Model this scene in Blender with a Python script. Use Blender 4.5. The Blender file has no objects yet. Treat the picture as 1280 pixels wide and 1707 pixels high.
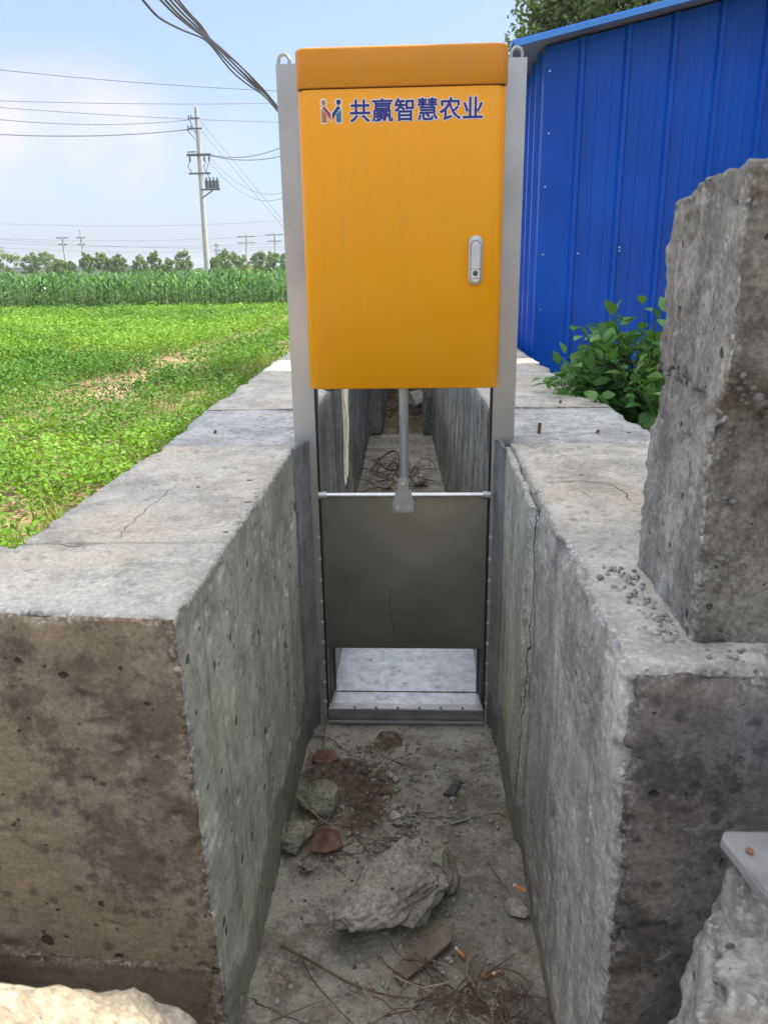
import bpy, bmesh, math, random
import numpy as np
from mathutils import Matrix, Vector
R = math.radians
scene = bpy.context.scene
col = scene.collection
random.seed(7); rng = np.random.default_rng(7)

# ------------------------------------------------------------------ camera
CAM_H = 1.344
FPX, CX, CY = 1296.0, 640.0, 853.5
_Y = np.array([59, -406.5, FPX]); _Y /= np.linalg.norm(_Y)
_D = np.array([65, 4141, FPX]); _D -= _Y * _D.dot(_Y); _D /= np.linalg.norm(_D)
_X = np.cross(_D, _Y); _X = _X if _X[0] > 0 else -_X
RW = np.array([_X, _Y, -_D])
cam = bpy.data.cameras.new('camera'); camo = bpy.data.objects.new('camera', cam); col.objects.link(camo)
cam.sensor_fit = 'HORIZONTAL'; cam.sensor_width = 36; cam.lens = FPX / 1280 * 36
cam.clip_start = 0.02; cam.clip_end = 3000
rt, up, bk = RW @ [1, 0, 0], RW @ [0, -1, 0], RW @ [0, 0, -1]
camo.matrix_world = Matrix([[rt[0], up[0], bk[0], 0], [rt[1], up[1], bk[1], 0], [rt[2], up[2], bk[2], CAM_H], [0, 0, 0, 1]])
scene.camera = camo
cam.dof.use_dof = True; cam.dof.focus_distance = 2.6; cam.dof.aperture_fstop = 16

def at(px, py, ax, v):
    d = RW @ np.array([px - CX, py - CY, FPX]); C = np.array([0, 0, CAM_H])
    return C + d * (v - C[ax]) / d[ax]

# ------------------------------------------------------------------ sky, sun, exposure
SUN_EL, SUN_AZ = 45.0, 80.0           # azimuth from +Y towards +X
world = bpy.data.worlds.new('World'); scene.world = world; world.use_nodes = True
nt = world.node_tree; nt.nodes.clear()
def N(nt, t, **k):
    n = nt.nodes.new(t)
    for a, b in k.items(): setattr(n, a, b)
    return n
def setramp(r, stops):
    while len(r.elements) > 1: r.elements.remove(r.elements[-1])
    r.elements[0].position = stops[0][0]; r.elements[0].color = stops[0][1]
    for p, c in stops[1:]:
        e = r.elements.new(p); e.color = c
wo = N(nt, 'ShaderNodeOutputWorld'); bg = N(nt, 'ShaderNodeBackground'); sky = N(nt, 'ShaderNodeTexSky', sky_type='NISHITA')
sky.sun_disc = False; sky.sun_elevation = R(SUN_EL); sky.sun_rotation = R(SUN_AZ)
sky.air_density = 1.0; sky.dust_density = 2.5; sky.ozone_density = 1.2; sky.altitude = 50
bg.inputs[1].default_value = 0.125
tc = N(nt, 'ShaderNodeTexCoord'); mp = N(nt, 'ShaderNodeMapping'); mp.inputs['Scale'].default_value = (1.2, 1.2, 4.0)
mp.inputs['Location'].default_value = (0.35, 0.0, 0.2)
cn = N(nt, 'ShaderNodeTexNoise'); cn.inputs['Scale'].default_value = 2.6; cn.inputs['Detail'].default_value = 5; cn.inputs['Roughness'].default_value = .5
cr = N(nt, 'ShaderNodeValToRGB'); setramp(cr.color_ramp, [(.50, (0, 0, 0, 1)), (.78, (1, 1, 1, 1))])
cm = N(nt, 'ShaderNodeMixRGB'); cm.inputs[2].default_value = (2.85, 2.68, 2.95, 1)
fm = N(nt, 'ShaderNodeMath', operation='MULTIPLY'); fm.inputs[1].default_value = .55
# one soft cloud bank low in the left of the sky
cb = N(nt, 'ShaderNodeVectorMath', operation='DISTANCE'); cb.inputs[1].default_value = tuple(np.array((-.385, .895, .285)))
sc1 = N(nt, 'ShaderNodeMapRange'); sc1.inputs[1].default_value = .26; sc1.inputs[2].default_value = .02; sc1.interpolation_type = 'SMOOTHSTEP'
mp2 = N(nt, 'ShaderNodeMapping'); mp2.inputs['Scale'].default_value = (1, 1, 2.6); mp2.inputs['Location'].default_value = (0, 0, -.10)
cl2 = N(nt, 'ShaderNodeMath', operation='MULTIPLY'); nn2 = N(nt, 'ShaderNodeTexNoise'); nn2.inputs['Scale'].default_value = 9; nn2.inputs['Detail'].default_value = 4
mr2 = N(nt, 'ShaderNodeMapRange'); mr2.inputs[1].default_value = .3; mr2.inputs[2].default_value = .6
mx2 = N(nt, 'ShaderNodeMath', operation='MAXIMUM')
L = nt.links.new
L(tc.outputs['Generated'], mp.inputs[0]); L(mp.outputs[0], cn.inputs['Vector']); L(cn.outputs['Fac'], cr.inputs[0]); L(cr.outputs[0], fm.inputs[0])
L(tc.outputs['Generated'], mp2.inputs[0]); L(mp2.outputs[0], cb.inputs[0]); L(cb.outputs['Value'], sc1.inputs[0])
L(tc.outputs['Generated'], nn2.inputs['Vector']); L(nn2.outputs['Fac'], mr2.inputs[0]); L(sc1.outputs[0], cl2.inputs[0]); L(mr2.outputs[0], cl2.inputs[1])
L(fm.outputs[0], mx2.inputs[0]); L(cl2.outputs[0], mx2.inputs[1])
veil = N(nt, 'ShaderNodeMixRGB'); veil.inputs[0].default_value = .62; veil.inputs[2].default_value = (1.28, 1.65, 2.4, 1)   # thin summer haze over the blue
L(sky.outputs[0], veil.inputs[1])
L(cl2.outputs[0], cm.inputs[0]); L(veil.outputs[0], cm.inputs[1]); sz_ = N(nt, 'ShaderNodeSeparateXYZ'); L(tc.outputs['Generated'], sz_.inputs[0]); mz = N(nt, 'ShaderNodeMapRange'); mz.interpolation_type = 'SMOOTHSTEP'; mz.inputs[1].default_value = .36; mz.inputs[2].default_value = .62
L(sz_.outputs[2], mz.inputs[0]); hi = N(nt, 'ShaderNodeMapRange'); hi.inputs[1].default_value = .35; hi.inputs[2].default_value = .55; L(cn.outputs['Fac'], hi.inputs[0])
hm = N(nt, 'ShaderNodeMath', operation='MULTIPLY'); L(mz.outputs[0], hm.inputs[0]); L(hi.outputs[0], hm.inputs[1]); hc = N(nt, 'ShaderNodeMixRGB'); hc.inputs[2].default_value = (6.6, 6.4, 6.3, 1)   # white cloud field overhead, out of view, added to brighten the shaded parts
L(hm.outputs[0], hc.inputs[0]); L(cm.outputs[0], hc.inputs[1]); L(hc.outputs[0], bg.inputs[0]); L(bg.outputs[0], wo.inputs[0])

sun = bpy.data.lights.new('sun', 'SUN'); suno = bpy.data.objects.new('sun', sun); col.objects.link(suno)
sun.energy = 2.8; sun.angle = R(.5); sun.color = (1, .92, .78)
sd = Vector((math.sin(R(SUN_AZ)) * math.cos(R(SUN_EL)), math.cos(R(SUN_AZ)) * math.cos(R(SUN_EL)), math.sin(R(SUN_EL))))
suno.rotation_euler = sd.to_track_quat('Z', 'Y').to_euler(); suno.location = (6, 3, 9)
vs = scene.view_settings; vs.view_transform = 'Standard'; vs.look = 'None'; vs.gamma = 1; vs.exposure = 1.5
scene.cycles.max_bounces = 8; scene.cycles.use_denoising = True

# ------------------------------------------------------------------ numpy noise
def vn(P, seed=0):
    P = np.asarray(P, float); F = np.floor(P).astype(np.int64); f = P - F; f = f * f * (3 - 2 * f)
    out = np.zeros(len(P))
    for dx in (0, 1):
        for dy in (0, 1):
            for dz in (0, 1):
                h = (F[:, 0] + dx) * 374761393 + (F[:, 1] + dy) * 668265263 + (F[:, 2] + dz) * 2147483647 + seed * 974634777
                h &= 0xffffffff; h = ((h ^ (h >> 13)) * 1274126177) & 0xffffffff; h = (h ^ (h >> 16)) & 0xffffff
                w = (f[:, 0] if dx else 1 - f[:, 0]) * (f[:, 1] if dy else 1 - f[:, 1]) * (f[:, 2] if dz else 1 - f[:, 2])
                out += w * h / 0xffffff
    return out
def fbm(P, s=1.0, o=4, seed=0):
    P = np.asarray(P, float) * s; a = 1; t = 0; out = 0
    for i in range(o):
        out = out + a * vn(P + 17.3 * i, seed + i); t += a; a *= .5; P = P * 2.03
    return out / t
def sstep(a, b, x):
    t = np.clip((x - a) / (b - a), 0, 1); return t * t * (3 - 2 * t)

# ------------------------------------------------------------------ object helpers
def empty(name, loc=(0, 0, 0), label=None, cat=None, group=None):
    o = bpy.data.objects.new(name, None); col.objects.link(o); o.location = loc; o.empty_display_size = .1
    tag(o, label, cat, group); return o
def tag(o, label=None, cat=None, group=None, kind=None):
    if label: o['label'] = label
    if cat: o['category'] = cat
    if group: o['group'] = group
    if kind: o['kind'] = kind
    return o
def setpar(o, p):
    if p is not None:
        o.parent = p
        o.matrix_parent_inverse = Matrix.Translation(p.location).inverted() if p.type == 'EMPTY' and p.parent is None else Matrix.Identity(4)
        if p.type == 'MESH' and p.parent is not None: o.matrix_parent_inverse = Matrix.Identity(4)
def mesh(name, V, F, mats, parent=None, smooth=False, midx=None, uvcol=None):
    me = bpy.data.meshes.new(name)
    V = np.asarray(V, float).reshape(-1, 3)
    if isinstance(F, np.ndarray):
        n, k = F.shape
        me.vertices.add(len(V)); me.vertices.foreach_set('co', V.ravel())
        me.loops.add(n * k); me.loops.foreach_set('vertex_index', F.ravel().astype(np.int32))
        me.polygons.add(n); me.polygons.foreach_set('loop_start', np.arange(0, n * k, k, dtype=np.int32))
        me.update(calc_edges=True); me.validate()
    else:
        me.from_pydata(V.tolist(), [], F); me.update()
    for m in (mats if isinstance(mats, (list, tuple)) else [mats]): me.materials.append(m)
    if midx is not None: me.polygons.foreach_set('material_index', np.asarray(midx, np.int32))
    if smooth: me.polygons.foreach_set('use_smooth', np.ones(len(me.polygons), bool))
    if uvcol is not None:
        a = me.attributes.new('tint', 'FLOAT', 'POINT'); a.data.foreach_set('value', np.asarray(uvcol, np.float32))
    o = bpy.data.objects.new(name, me); col.objects.link(o); setpar(o, parent)
    return o
class MB:
    def __init__(s): s.v = []; s.f = []
    def add(s, V, F):
        b = len(s.v); s.v += [tuple(p) for p in V]; s.f += [tuple(i + b for i in f) for f in F]; return s
    def box(s, x0, x1, y0, y1, z0, z1, M=None):
        V = [(x, y, z) for z in (z0, z1) for y in (y0, y1) for x in (x0, x1)]
        if M is not None: V = [tuple(M @ Vector(v)) for v in V]
        return s.add(V, [(0, 2, 3, 1), (4, 5, 7, 6), (0, 1, 5, 4), (2, 6, 7, 3), (0, 4, 6, 2), (1, 3, 7, 5)])
    def tube(s, pts, r, n=8, cap=True):
        pts = [Vector(p) for p in pts]; rs = r if isinstance(r, (list, tuple)) else [r] * len(pts)
        V = []; F = []; u = None
        for i, p in enumerate(pts):
            t = (pts[min(i + 1, len(pts) - 1)] - pts[max(i - 1, 0)]).normalized()
            if u is None: u = t.orthogonal().normalized()
            u = (u - t * u.dot(t)).normalized(); w = t.cross(u)
            for k in range(n):
                a = 2 * math.pi * k / n; V.append(p + (u * math.cos(a) + w * math.sin(a)) * rs[i])
        for i in range(len(pts) - 1):
            for k in range(n):
                a, b = i * n + k, i * n + (k + 1) % n; F.append((a, b, b + n, a + n))
        if cap: F.append(tuple(range(n))[::-1]); F.append(tuple((len(pts) - 1) * n + k for k in range(n)))
        return s.add(V, F)
    def prism(s, poly, a, b, axis=1):
        n = len(poly); V = []
        for t in (a, b):
            for p in poly:
                q = [0, 0, 0]; oth = [i for i in range(3) if i != axis]; q[oth[0]], q[oth[1]] = p; q[axis] = t; V.append(tuple(q))
        F = [tuple(range(n))[::-1], tuple(range(n, 2 * n))] + [(i, (i + 1) % n, n + (i + 1) % n, n + i) for i in range(n)]
        return s.add(V, F)
    def build(s, name, m, parent=None, smooth=False, bevel=0, weld=False):
        o = mesh(name, s.v, s.f, m, parent)
        bm = bmesh.new(); bm.from_mesh(o.data); bmesh.ops.recalc_face_normals(bm, faces=bm.faces)
        if bevel: bmesh.ops.bevel(bm, geom=bm.edges[:], offset=bevel, segments=2, affect='EDGES', profile=.5, clamp_overlap=True)
        bm.to_mesh(o.data); bm.free()
        if smooth:
            o.data.polygons.foreach_set('use_smooth', np.ones(len(o.data.polygons), bool))
            try: o.data.set_sharp_from_angle(angle=R(35))
            except Exception: pass
        return o
def sag(a, b, s, n=14):
    a, b = np.array(a, float), np.array(b, float)
    return [tuple(a + (b - a) * t - np.array([0, 0, s * 4 * t * (1 - t)])) for t in np.linspace(0, 1, n)]

# ------------------------------------------------------------------ materials
def newmat(name):
    m = bpy.data.materials.new(name); m.use_nodes = True; return m, m.node_tree, m.node_tree.nodes['Principled BSDF']
def simple(name, c, rough=.5, metal=0, var=.12, scale=20, bump=.0, spec=.5, c2=None, coat=0):
    m, nt, b = newmat(name); L = nt.links.new
    tc = N(nt, 'ShaderNodeTexCoord'); nz = N(nt, 'ShaderNodeTexNoise'); nz.inputs['Scale'].default_value = scale; nz.inputs['Detail'].default_value = 6
    L(tc.outputs['Object'], nz.inputs['Vector']); r = N(nt, 'ShaderNodeValToRGB')
    if c2 is None: c2 = tuple(x * (1 + var) for x in c); c = tuple(x * (1 - var) for x in c)
    setramp(r.color_ramp, [(.32, (*c, 1)), (.68, (*c2, 1))]); L(nz.outputs['Fac'], r.inputs[0]); L(r.outputs[0], b.inputs['Base Color'])
    b.inputs['Roughness'].default_value = rough; b.inputs['Metallic'].default_value = metal; b.inputs['Specular IOR Level'].default_value = spec
    b.inputs['Coat Weight'].default_value = coat
    if bump:
        bp = N(nt, 'ShaderNodeBump'); bp.inputs['Strength'].default_value = .6; bp.inputs['Distance'].default_value = bump
        L(nz.outputs['Fac'], bp.inputs['Height']); L(bp.outputs[0], b.inputs['Normal'])
    return m
def concrete(name, cd, cl, stain=None, stain_amt=.5, streak=0.0, pits=.5, pit_scale=28, bump=.004, warm=None, seed=0, big=3.0, speck=.5, rough=.9, darkened=0):
    """weathered cast concrete: big blotches, mid mottling, fine sand, pores, optional vertical streaks and stains"""
    m, nt, b = newmat(name); L = nt.links.new
    tc = N(nt, 'ShaderNodeTexCoord'); mp = N(nt, 'ShaderNodeMapping'); mp.inputs['Location'].default_value = (seed * 3.7, seed * 1.3, seed * 2.1)
    L(tc.outputs['Object'], mp.inputs[0]); P = mp.outputs[0]
    def noise(s, d=6, r=.6, vec=P):
        n = N(nt, 'ShaderNodeTexNoise'); n.inputs['Scale'].default_value = s; n.inputs['Detail'].default_value = d; n.inputs['Roughness'].default_value = r
        L(vec, n.inputs['Vector']); return n.outputs['Fac']
    def mr(x, a, b_, c=0., d=1.):
        n = N(nt, 'ShaderNodeMapRange'); n.interpolation_type = 'SMOOTHSTEP'
        for i, v in enumerate((a, b_, c, d)): n.inputs[i + 1].default_value = v
        L(x, n.inputs[0]); return n.outputs[0]
    def mix(f, a, b_, mode='MIX'):
        n = N(nt, 'ShaderNodeMixRGB', blend_type=mode)
        for i, v in enumerate((f, a, b_)):
            if isinstance(v, (int, float)): n.inputs[i].default_value = v
            elif isinstance(v, tuple): n.inputs[i].default_value = (*v, 1)
            else: L(v, n.inputs[i])
        return n.outputs[0]
    def ma(op, a, b_):
        n = N(nt, 'ShaderNodeMath', operation=op)
        for i, v in enumerate((a, b_)):
            if isinstance(v, (int, float)): n.inputs[i].default_value = v
            else: L(v, n.inputs[i])
        return n.outputs[0]
    dn = N(nt, 'ShaderNodeTexNoise'); dn.inputs['Scale'].default_value = 60; dn.inputs['Detail'].default_value = 2; L(P, dn.inputs['Vector'])
    wv = N(nt, 'ShaderNodeVectorMath', operation='MULTIPLY_ADD'); wv.inputs[1].default_value = (.012, .012, .012); L(dn.outputs['Color'], wv.inputs[0]); L(P, wv.inputs[2]); PW = wv.outputs[0]
    def voro(s, vec=PW):
        v = N(nt, 'ShaderNodeTexVoronoi'); v.inputs['Scale'].default_value = s; L(vec, v.inputs['Vector'])
        sp = N(nt, 'ShaderNodeSeparateColor'); L(v.outputs['Color'], sp.inputs[0]); return v.outputs['Distance'], sp.outputs[0], sp.outputs[1]
    nb, nm, nf = noise(big, 6, .65), noise(big * 6, 10, .75), noise(120, 5, .8)
    f = ma('ADD', ma('MULTIPLY', nb, .5), ma('MULTIPLY', nm, .5))
    c = mix(mr(f, .38, .62), cd, cl)
    if streak:
        ms = N(nt, 'ShaderNodeMapping'); ms.inputs['Scale'].default_value = (13, 13, 1.5); L(P, ms.inputs[0])
        ns = noise(1.0, 9, .72, ms.outputs[0]); c = mix(ma('MULTIPLY', mr(ns, .46, .64), streak), c, tuple(x * .45 for x in cd))
        ns2 = noise(1.9, 7, .7, ms.outputs[0]); c = mix(ma('MULTIPLY', mr(ns2, .54, .68), streak * .8), c, tuple(min(1, x * 1.35) for x in cl))
    if warm: c = mix(mr(noise(big * .8, 4, .6), .5, .7, 0, .8), c, warm)
    if stain:
        st = noise(big * 2.2, 12, .8); c = mix(ma('MULTIPLY', mr(st, .49, .57), stain_amt), c, stain)
        d2, r2, g2 = voro(big * 11); st2 = ma('MULTIPLY', mr(ma('ADD', d2, ma('MULTIPLY', nm, .5)), .62, .40), mr(r2, .55, .62)); c = mix(ma('MULTIPLY', st2, stain_amt * .9), c, tuple(x * .8 for x in stain))
    c = mix(speck, c, mix(mr(nf, .3, .7), (.5, .5, .5), (1.35, 1.35, 1.35)), 'MULTIPLY')
    # bug holes: some voronoi cells carry one, each of its own size
    d1, r1, g1 = voro(pit_scale); dd1 = ma('SUBTRACT', d1, ma('MULTIPLY', g1, .16)); pitr = ma('MULTIPLY', mr(dd1, .10, .03), mr(r1, 1 - .42 * pits, 1 - .42 * pits + .03))
    d3, r3, g3 = voro(pit_scale * 3.1); pit2 = ma('MULTIPLY', mr(ma('SUBTRACT', d3, ma('MULTIPLY', g3, .15)), .12, .04), mr(r3, 1 - .3 * pits, 1 - .3 * pits + .03))
    pitr = ma('MAXIMUM', pitr, ma('MULTIPLY', pit2, .8))
    c = mix(ma('MULTIPLY', pitr, .85), c, tuple(x * .2 for x in cd))
    # worn arrises and chips (mesh attribute) show pale paste with stones in it
    wa = N(nt, 'ShaderNodeAttribute', attribute_name='wear'); da, ra, ga = voro(150); ag = mix(ra, tuple(x * .55 for x in cd), tuple(min(.6, .10 + x * 1.1) for x in cl))
    ag = mix(ma('MULTIPLY', mr(da, .40, .62), .6), ag, tuple(x * .5 for x in cd)); wf = ma('MULTIPLY', wa.outputs['Fac'], mr(ma('ADD', nm, ma('MULTIPLY', nf, .3)), .5, .72)); c = mix(wf, c, ag)
    if darkened:   # darker colour at the foot of the wall, with an uneven edge
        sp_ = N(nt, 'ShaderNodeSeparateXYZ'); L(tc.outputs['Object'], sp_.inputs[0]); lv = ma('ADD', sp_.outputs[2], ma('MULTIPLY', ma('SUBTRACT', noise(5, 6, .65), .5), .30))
        c = mix(ma('MULTIPLY', mr(lv, darkened, darkened - .035), .62), c, tuple(x * .38 for x in cd))
    L(c, b.inputs['Base Color']); b.inputs['Roughness'].default_value = rough; b.inputs['Specular IOR Level'].default_value = .3
    h = ma('ADD', ma('ADD', ma('MULTIPLY', nm, .7), ma('MULTIPLY', nf, .4)), ma('ADD', ma('MULTIPLY', pitr, -1.3), ma('MULTIPLY', ma('MULTIPLY', mr(da, .6, .1), wf), .12)))
    bp = N(nt, 'ShaderNodeBump'); bp.inputs['Strength'].default_value = .9; bp.inputs['Distance'].default_value = bump * 1.5
    L(h, bp.inputs['Height']); L(bp.outputs[0], b.inputs['Normal'])
    return m
M = {}
M['ctop'] = concrete('concrete_top', (.38, .37, .34), (.60, .58, .53), stain=(.26, .255, .235), stain_amt=.5, pits=.15, bump=.003, seed=1, speck=.55, warm=(.54, .49, .40))
M['ctopf'] = concrete('mortar_top', (.40, .41, .41), (.60, .61, .60), stain=(.26, .27, .27), stain_amt=.6, pits=.3, bump=.006, seed=2, speck=.7)
M['cin'] = concrete('channel_face', (.33, .345, .30), (.60, .61, .53), stain=(.20, .21, .175), stain_amt=.4, streak=.5, pits=.5, pit_scale=22, bump=.0025, warm=(.58, .53, .36), seed=3, speck=.5, darkened=.16)
M['cinr'] = concrete('channel_face_rough', (.30, .295, .275), (.56, .55, .515), stain=(.20, .195, .18), stain_amt=.45, streak=.5, pits=.5, bump=.004, seed=4, speck=.7, darkened=.08)
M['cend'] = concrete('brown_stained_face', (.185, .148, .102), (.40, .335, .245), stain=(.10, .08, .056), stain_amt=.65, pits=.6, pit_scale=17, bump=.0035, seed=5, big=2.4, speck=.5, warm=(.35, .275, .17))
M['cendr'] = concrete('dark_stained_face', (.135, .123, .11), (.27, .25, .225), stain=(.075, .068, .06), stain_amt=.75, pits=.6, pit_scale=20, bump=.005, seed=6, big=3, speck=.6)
M['cslab'] = concrete('slab_face', (.21, .21, .20), (.44, .44, .42), stain=(.125, .125, .12), stain_amt=.5, streak=.6, pits=.6, bump=.005, seed=7, speck=.8)
M['cslabf'] = concrete('slab_front', (.18, .172, .15), (.34, .33, .29), stain=(.11, .105, .09), stain_amt=.6, pits=.35, bump=.008, seed=8, speck=.9)
M['cmort'] = concrete('smooth_mortar', (.20, .215, .22), (.31, .325, .33), stain=(.14, .15, .155), stain_amt=.4, streak=.3, pits=.15, bump=.0015, seed=9, speck=.3, darkened=.12)
M['cplast'] = concrete('grey_plaster', (.13, .127, .122), (.25, .245, .24), stain=(.08, .076, .07), stain_amt=.75, streak=.4, pits=.3, bump=.004, seed=6, big=3, speck=.6)
M['cfoot'] = concrete('footing', (.15, .118, .08), (.225, .18, .125), stain=(.11, .086, .06), stain_amt=.4, pits=.15, bump=.002, seed=11, speck=.4)
M['cfloor'] = concrete('channel_floor', (.22, .21, .18), (.42, .40, .345), stain=(.13, .112, .085), stain_amt=.6, pits=.2, pit_scale=40, bump=.004, warm=(.26, .22, .16), seed=12, big=3.4, speck=.6)
M['cfar'] = concrete('far_channel_face', (.15, .16, .15), (.38, .385, .35), stain=(.09, .095, .09), stain_amt=.5, streak=.95, pits=.2, bump=.003, seed=13, speck=.5)
M['rock'] = concrete('rubble_rock', (.32, .30, .26), (.56, .53, .46), stain=(.20, .18, .145), stain_amt=.4, pits=.3, pit_scale=60, bump=.007, seed=14, big=9, speck=.8)
M['rockg'] = concrete('greenish_rubble', (0.218, 0.216, 0.164), (0.385, 0.372, 0.29), stain=(0.128, 0.132, 0.095), stain_amt=.4, pits=.5, pit_scale=90, bump=.004, seed=15, big=12, speck=.8)
M['rockl'] = concrete('sandstone_rubble', (.42, .36, .27), (.62, .55, .42), stain=(.34, .28, .20), stain_amt=.4, pits=.2, pit_scale=60, bump=.005, seed=16, big=10, speck=.6)
M['rockn'] = concrete('pale_rubble', (0.223, 0.214, 0.196), (0.473, 0.455, 0.416), stain=(0.167, 0.161, 0.145), stain_amt=.4, streak=.4, pits=.3, pit_scale=50, bump=.006, seed=17, big=7, speck=.7)
M['brick'] = simple('red_brick', (.10, .055, .042), .95, var=.3, scale=30, bump=.006, c2=(.26, .15, .115))
def soilmat():
    m, nt, b = newmat('damp_soil'); L = nt.links.new; tc = N(nt, 'ShaderNodeTexCoord'); nz = N(nt, 'ShaderNodeTexNoise'); nz.inputs['Scale'].default_value = 55; nz.inputs['Detail'].default_value = 8
    L(tc.outputs['Object'], nz.inputs['Vector']); r = N(nt, 'ShaderNodeValToRGB'); setramp(r.color_ramp, [(.36, (.035, .028, .021, 1)), (.64, (.19, .155, .115, 1))]); L(nz.outputs[0], r.inputs[0])
    n2 = N(nt, 'ShaderNodeTexNoise'); n2.inputs['Scale'].default_value = 7; n2.inputs['Detail'].default_value = 5; L(tc.outputs['Object'], n2.inputs['Vector']); mx = N(nt, 'ShaderNodeMixRGB'); mr = N(nt, 'ShaderNodeMapRange'); mr.inputs[1].default_value = .45; mr.inputs[2].default_value = .7
    L(n2.outputs[0], mr.inputs[0]); L(mr.outputs[0], mx.inputs[0]); L(r.outputs[0], mx.inputs[1]); mx.inputs[2].default_value = (.12, .092, .065, 1)
    at_ = N(nt, 'ShaderNodeAttribute', attribute_name='tint'); m2 = N(nt, 'ShaderNodeMixRGB'); m2.inputs[1].default_value = (.33, .30, .25, 1); L(at_.outputs['Fac'], m2.inputs[0]); L(mx.outputs[0], m2.inputs[2]); L(m2.outputs[0], b.inputs['Base Color']); b.inputs['Roughness'].default_value = 1
    bp = N(nt, 'ShaderNodeBump'); bp.inputs['Distance'].default_value = .006; L(nz.outputs[0], bp.inputs['Height']); L(bp.outputs[0], b.inputs['Normal']); return m
M['soil'] = soilmat()
M['dsoil'] = simple('dry_soil', (.30, .20, .12), 1, scale=9, bump=.02, c2=(.50, .36, .23))
M['wood'] = simple('weathered_wood', (.11, .09, .065), .9, scale=30, bump=.003, c2=(.2, .17, .13))
M['twig'] = simple('dry_twig', (.07, .052, .036), .9, scale=30, c2=(.17, .13, .09))
M['straw'] = simple('dry_straw', (.28, .23, .16), .9, scale=30, c2=(.42, .36, .26))
M['tile'] = simple('dark_tile', (.05, .05, .055), .7, scale=40, c2=(.10, .10, .105))
M['filter'] = simple('cigarette_filter', (.55, .22, .06), .8, scale=90, c2=(.65, .3, .1))
M['paper'] = simple('cigarette_paper', (.6, .58, .53), .9, scale=90)
M['white'] = simple('white_stone', (.40, .40, .37), .8, scale=40, c2=(.6, .6, .56), bump=.002)
M['galv'] = simple('galvanised_steel', (.40, .43, .45), .38, metal=.75, scale=14, c2=(.56, .59, .60))
M['galvd'] = simple('dirty_galvanised_steel', (.28, .285, .28), .40, metal=.7, scale=14, c2=(.44, .44, .42))
M['panel'] = simple('gate_sheet', (.25, .25, .235), .30, metal=.85, scale=5, c2=(.36, .36, .335))
def platemat():
    m, nt, b = newmat('floor_sheet'); L = nt.links.new; tc = N(nt, 'ShaderNodeTexCoord'); a = N(nt, 'ShaderNodeTexNoise'); a.inputs['Scale'].default_value = 26; a.inputs['Detail'].default_value = 12; a.inputs['Roughness'].default_value = .8; a.inputs['Distortion'].default_value = .15
    L(tc.outputs['Object'], a.inputs['Vector']); r = N(nt, 'ShaderNodeValToRGB'); setramp(r.color_ramp, [(.33, (.16, .165, .18, 1)), (.43, (.40, .42, .45, 1)), (.66, (.60, .62, .66, 1))]); L(a.outputs[0], r.inputs[0]); L(r.outputs[0], b.inputs['Base Color'])
    b.inputs['Metallic'].default_value = .75; mr = N(nt, 'ShaderNodeMapRange'); mr.inputs[3].default_value = .55; mr.inputs[4].default_value = .28; L(a.outputs[0], mr.inputs[0]); L(mr.outputs[0], b.inputs['Roughness'])
    bp = N(nt, 'ShaderNodeBump'); bp.inputs['Distance'].default_value = .001; L(a.outputs[0], bp.inputs['Height']); L(bp.outputs[0], b.inputs['Normal']); return m
M['plate'] = platemat()
M['rivet'] = simple('rivet_head', (.62, .63, .64), .4, metal=.3)
M['galvp'] = simple('post_galvanising', (.40, .405, .39), .36, metal=.65, scale=5, c2=(.52, .52, .50))
M['chrome'] = simple('bright_steel', (.6, .62, .63), .25, metal=.9, scale=20)
M['rubber'] = simple('black_rubber', (.012, .012, .013), .6, scale=20)
M['rust'] = simple('rusted_iron', (.12, .055, .03), .9, scale=60, c2=(.22, .11, .06), bump=.001)
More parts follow.
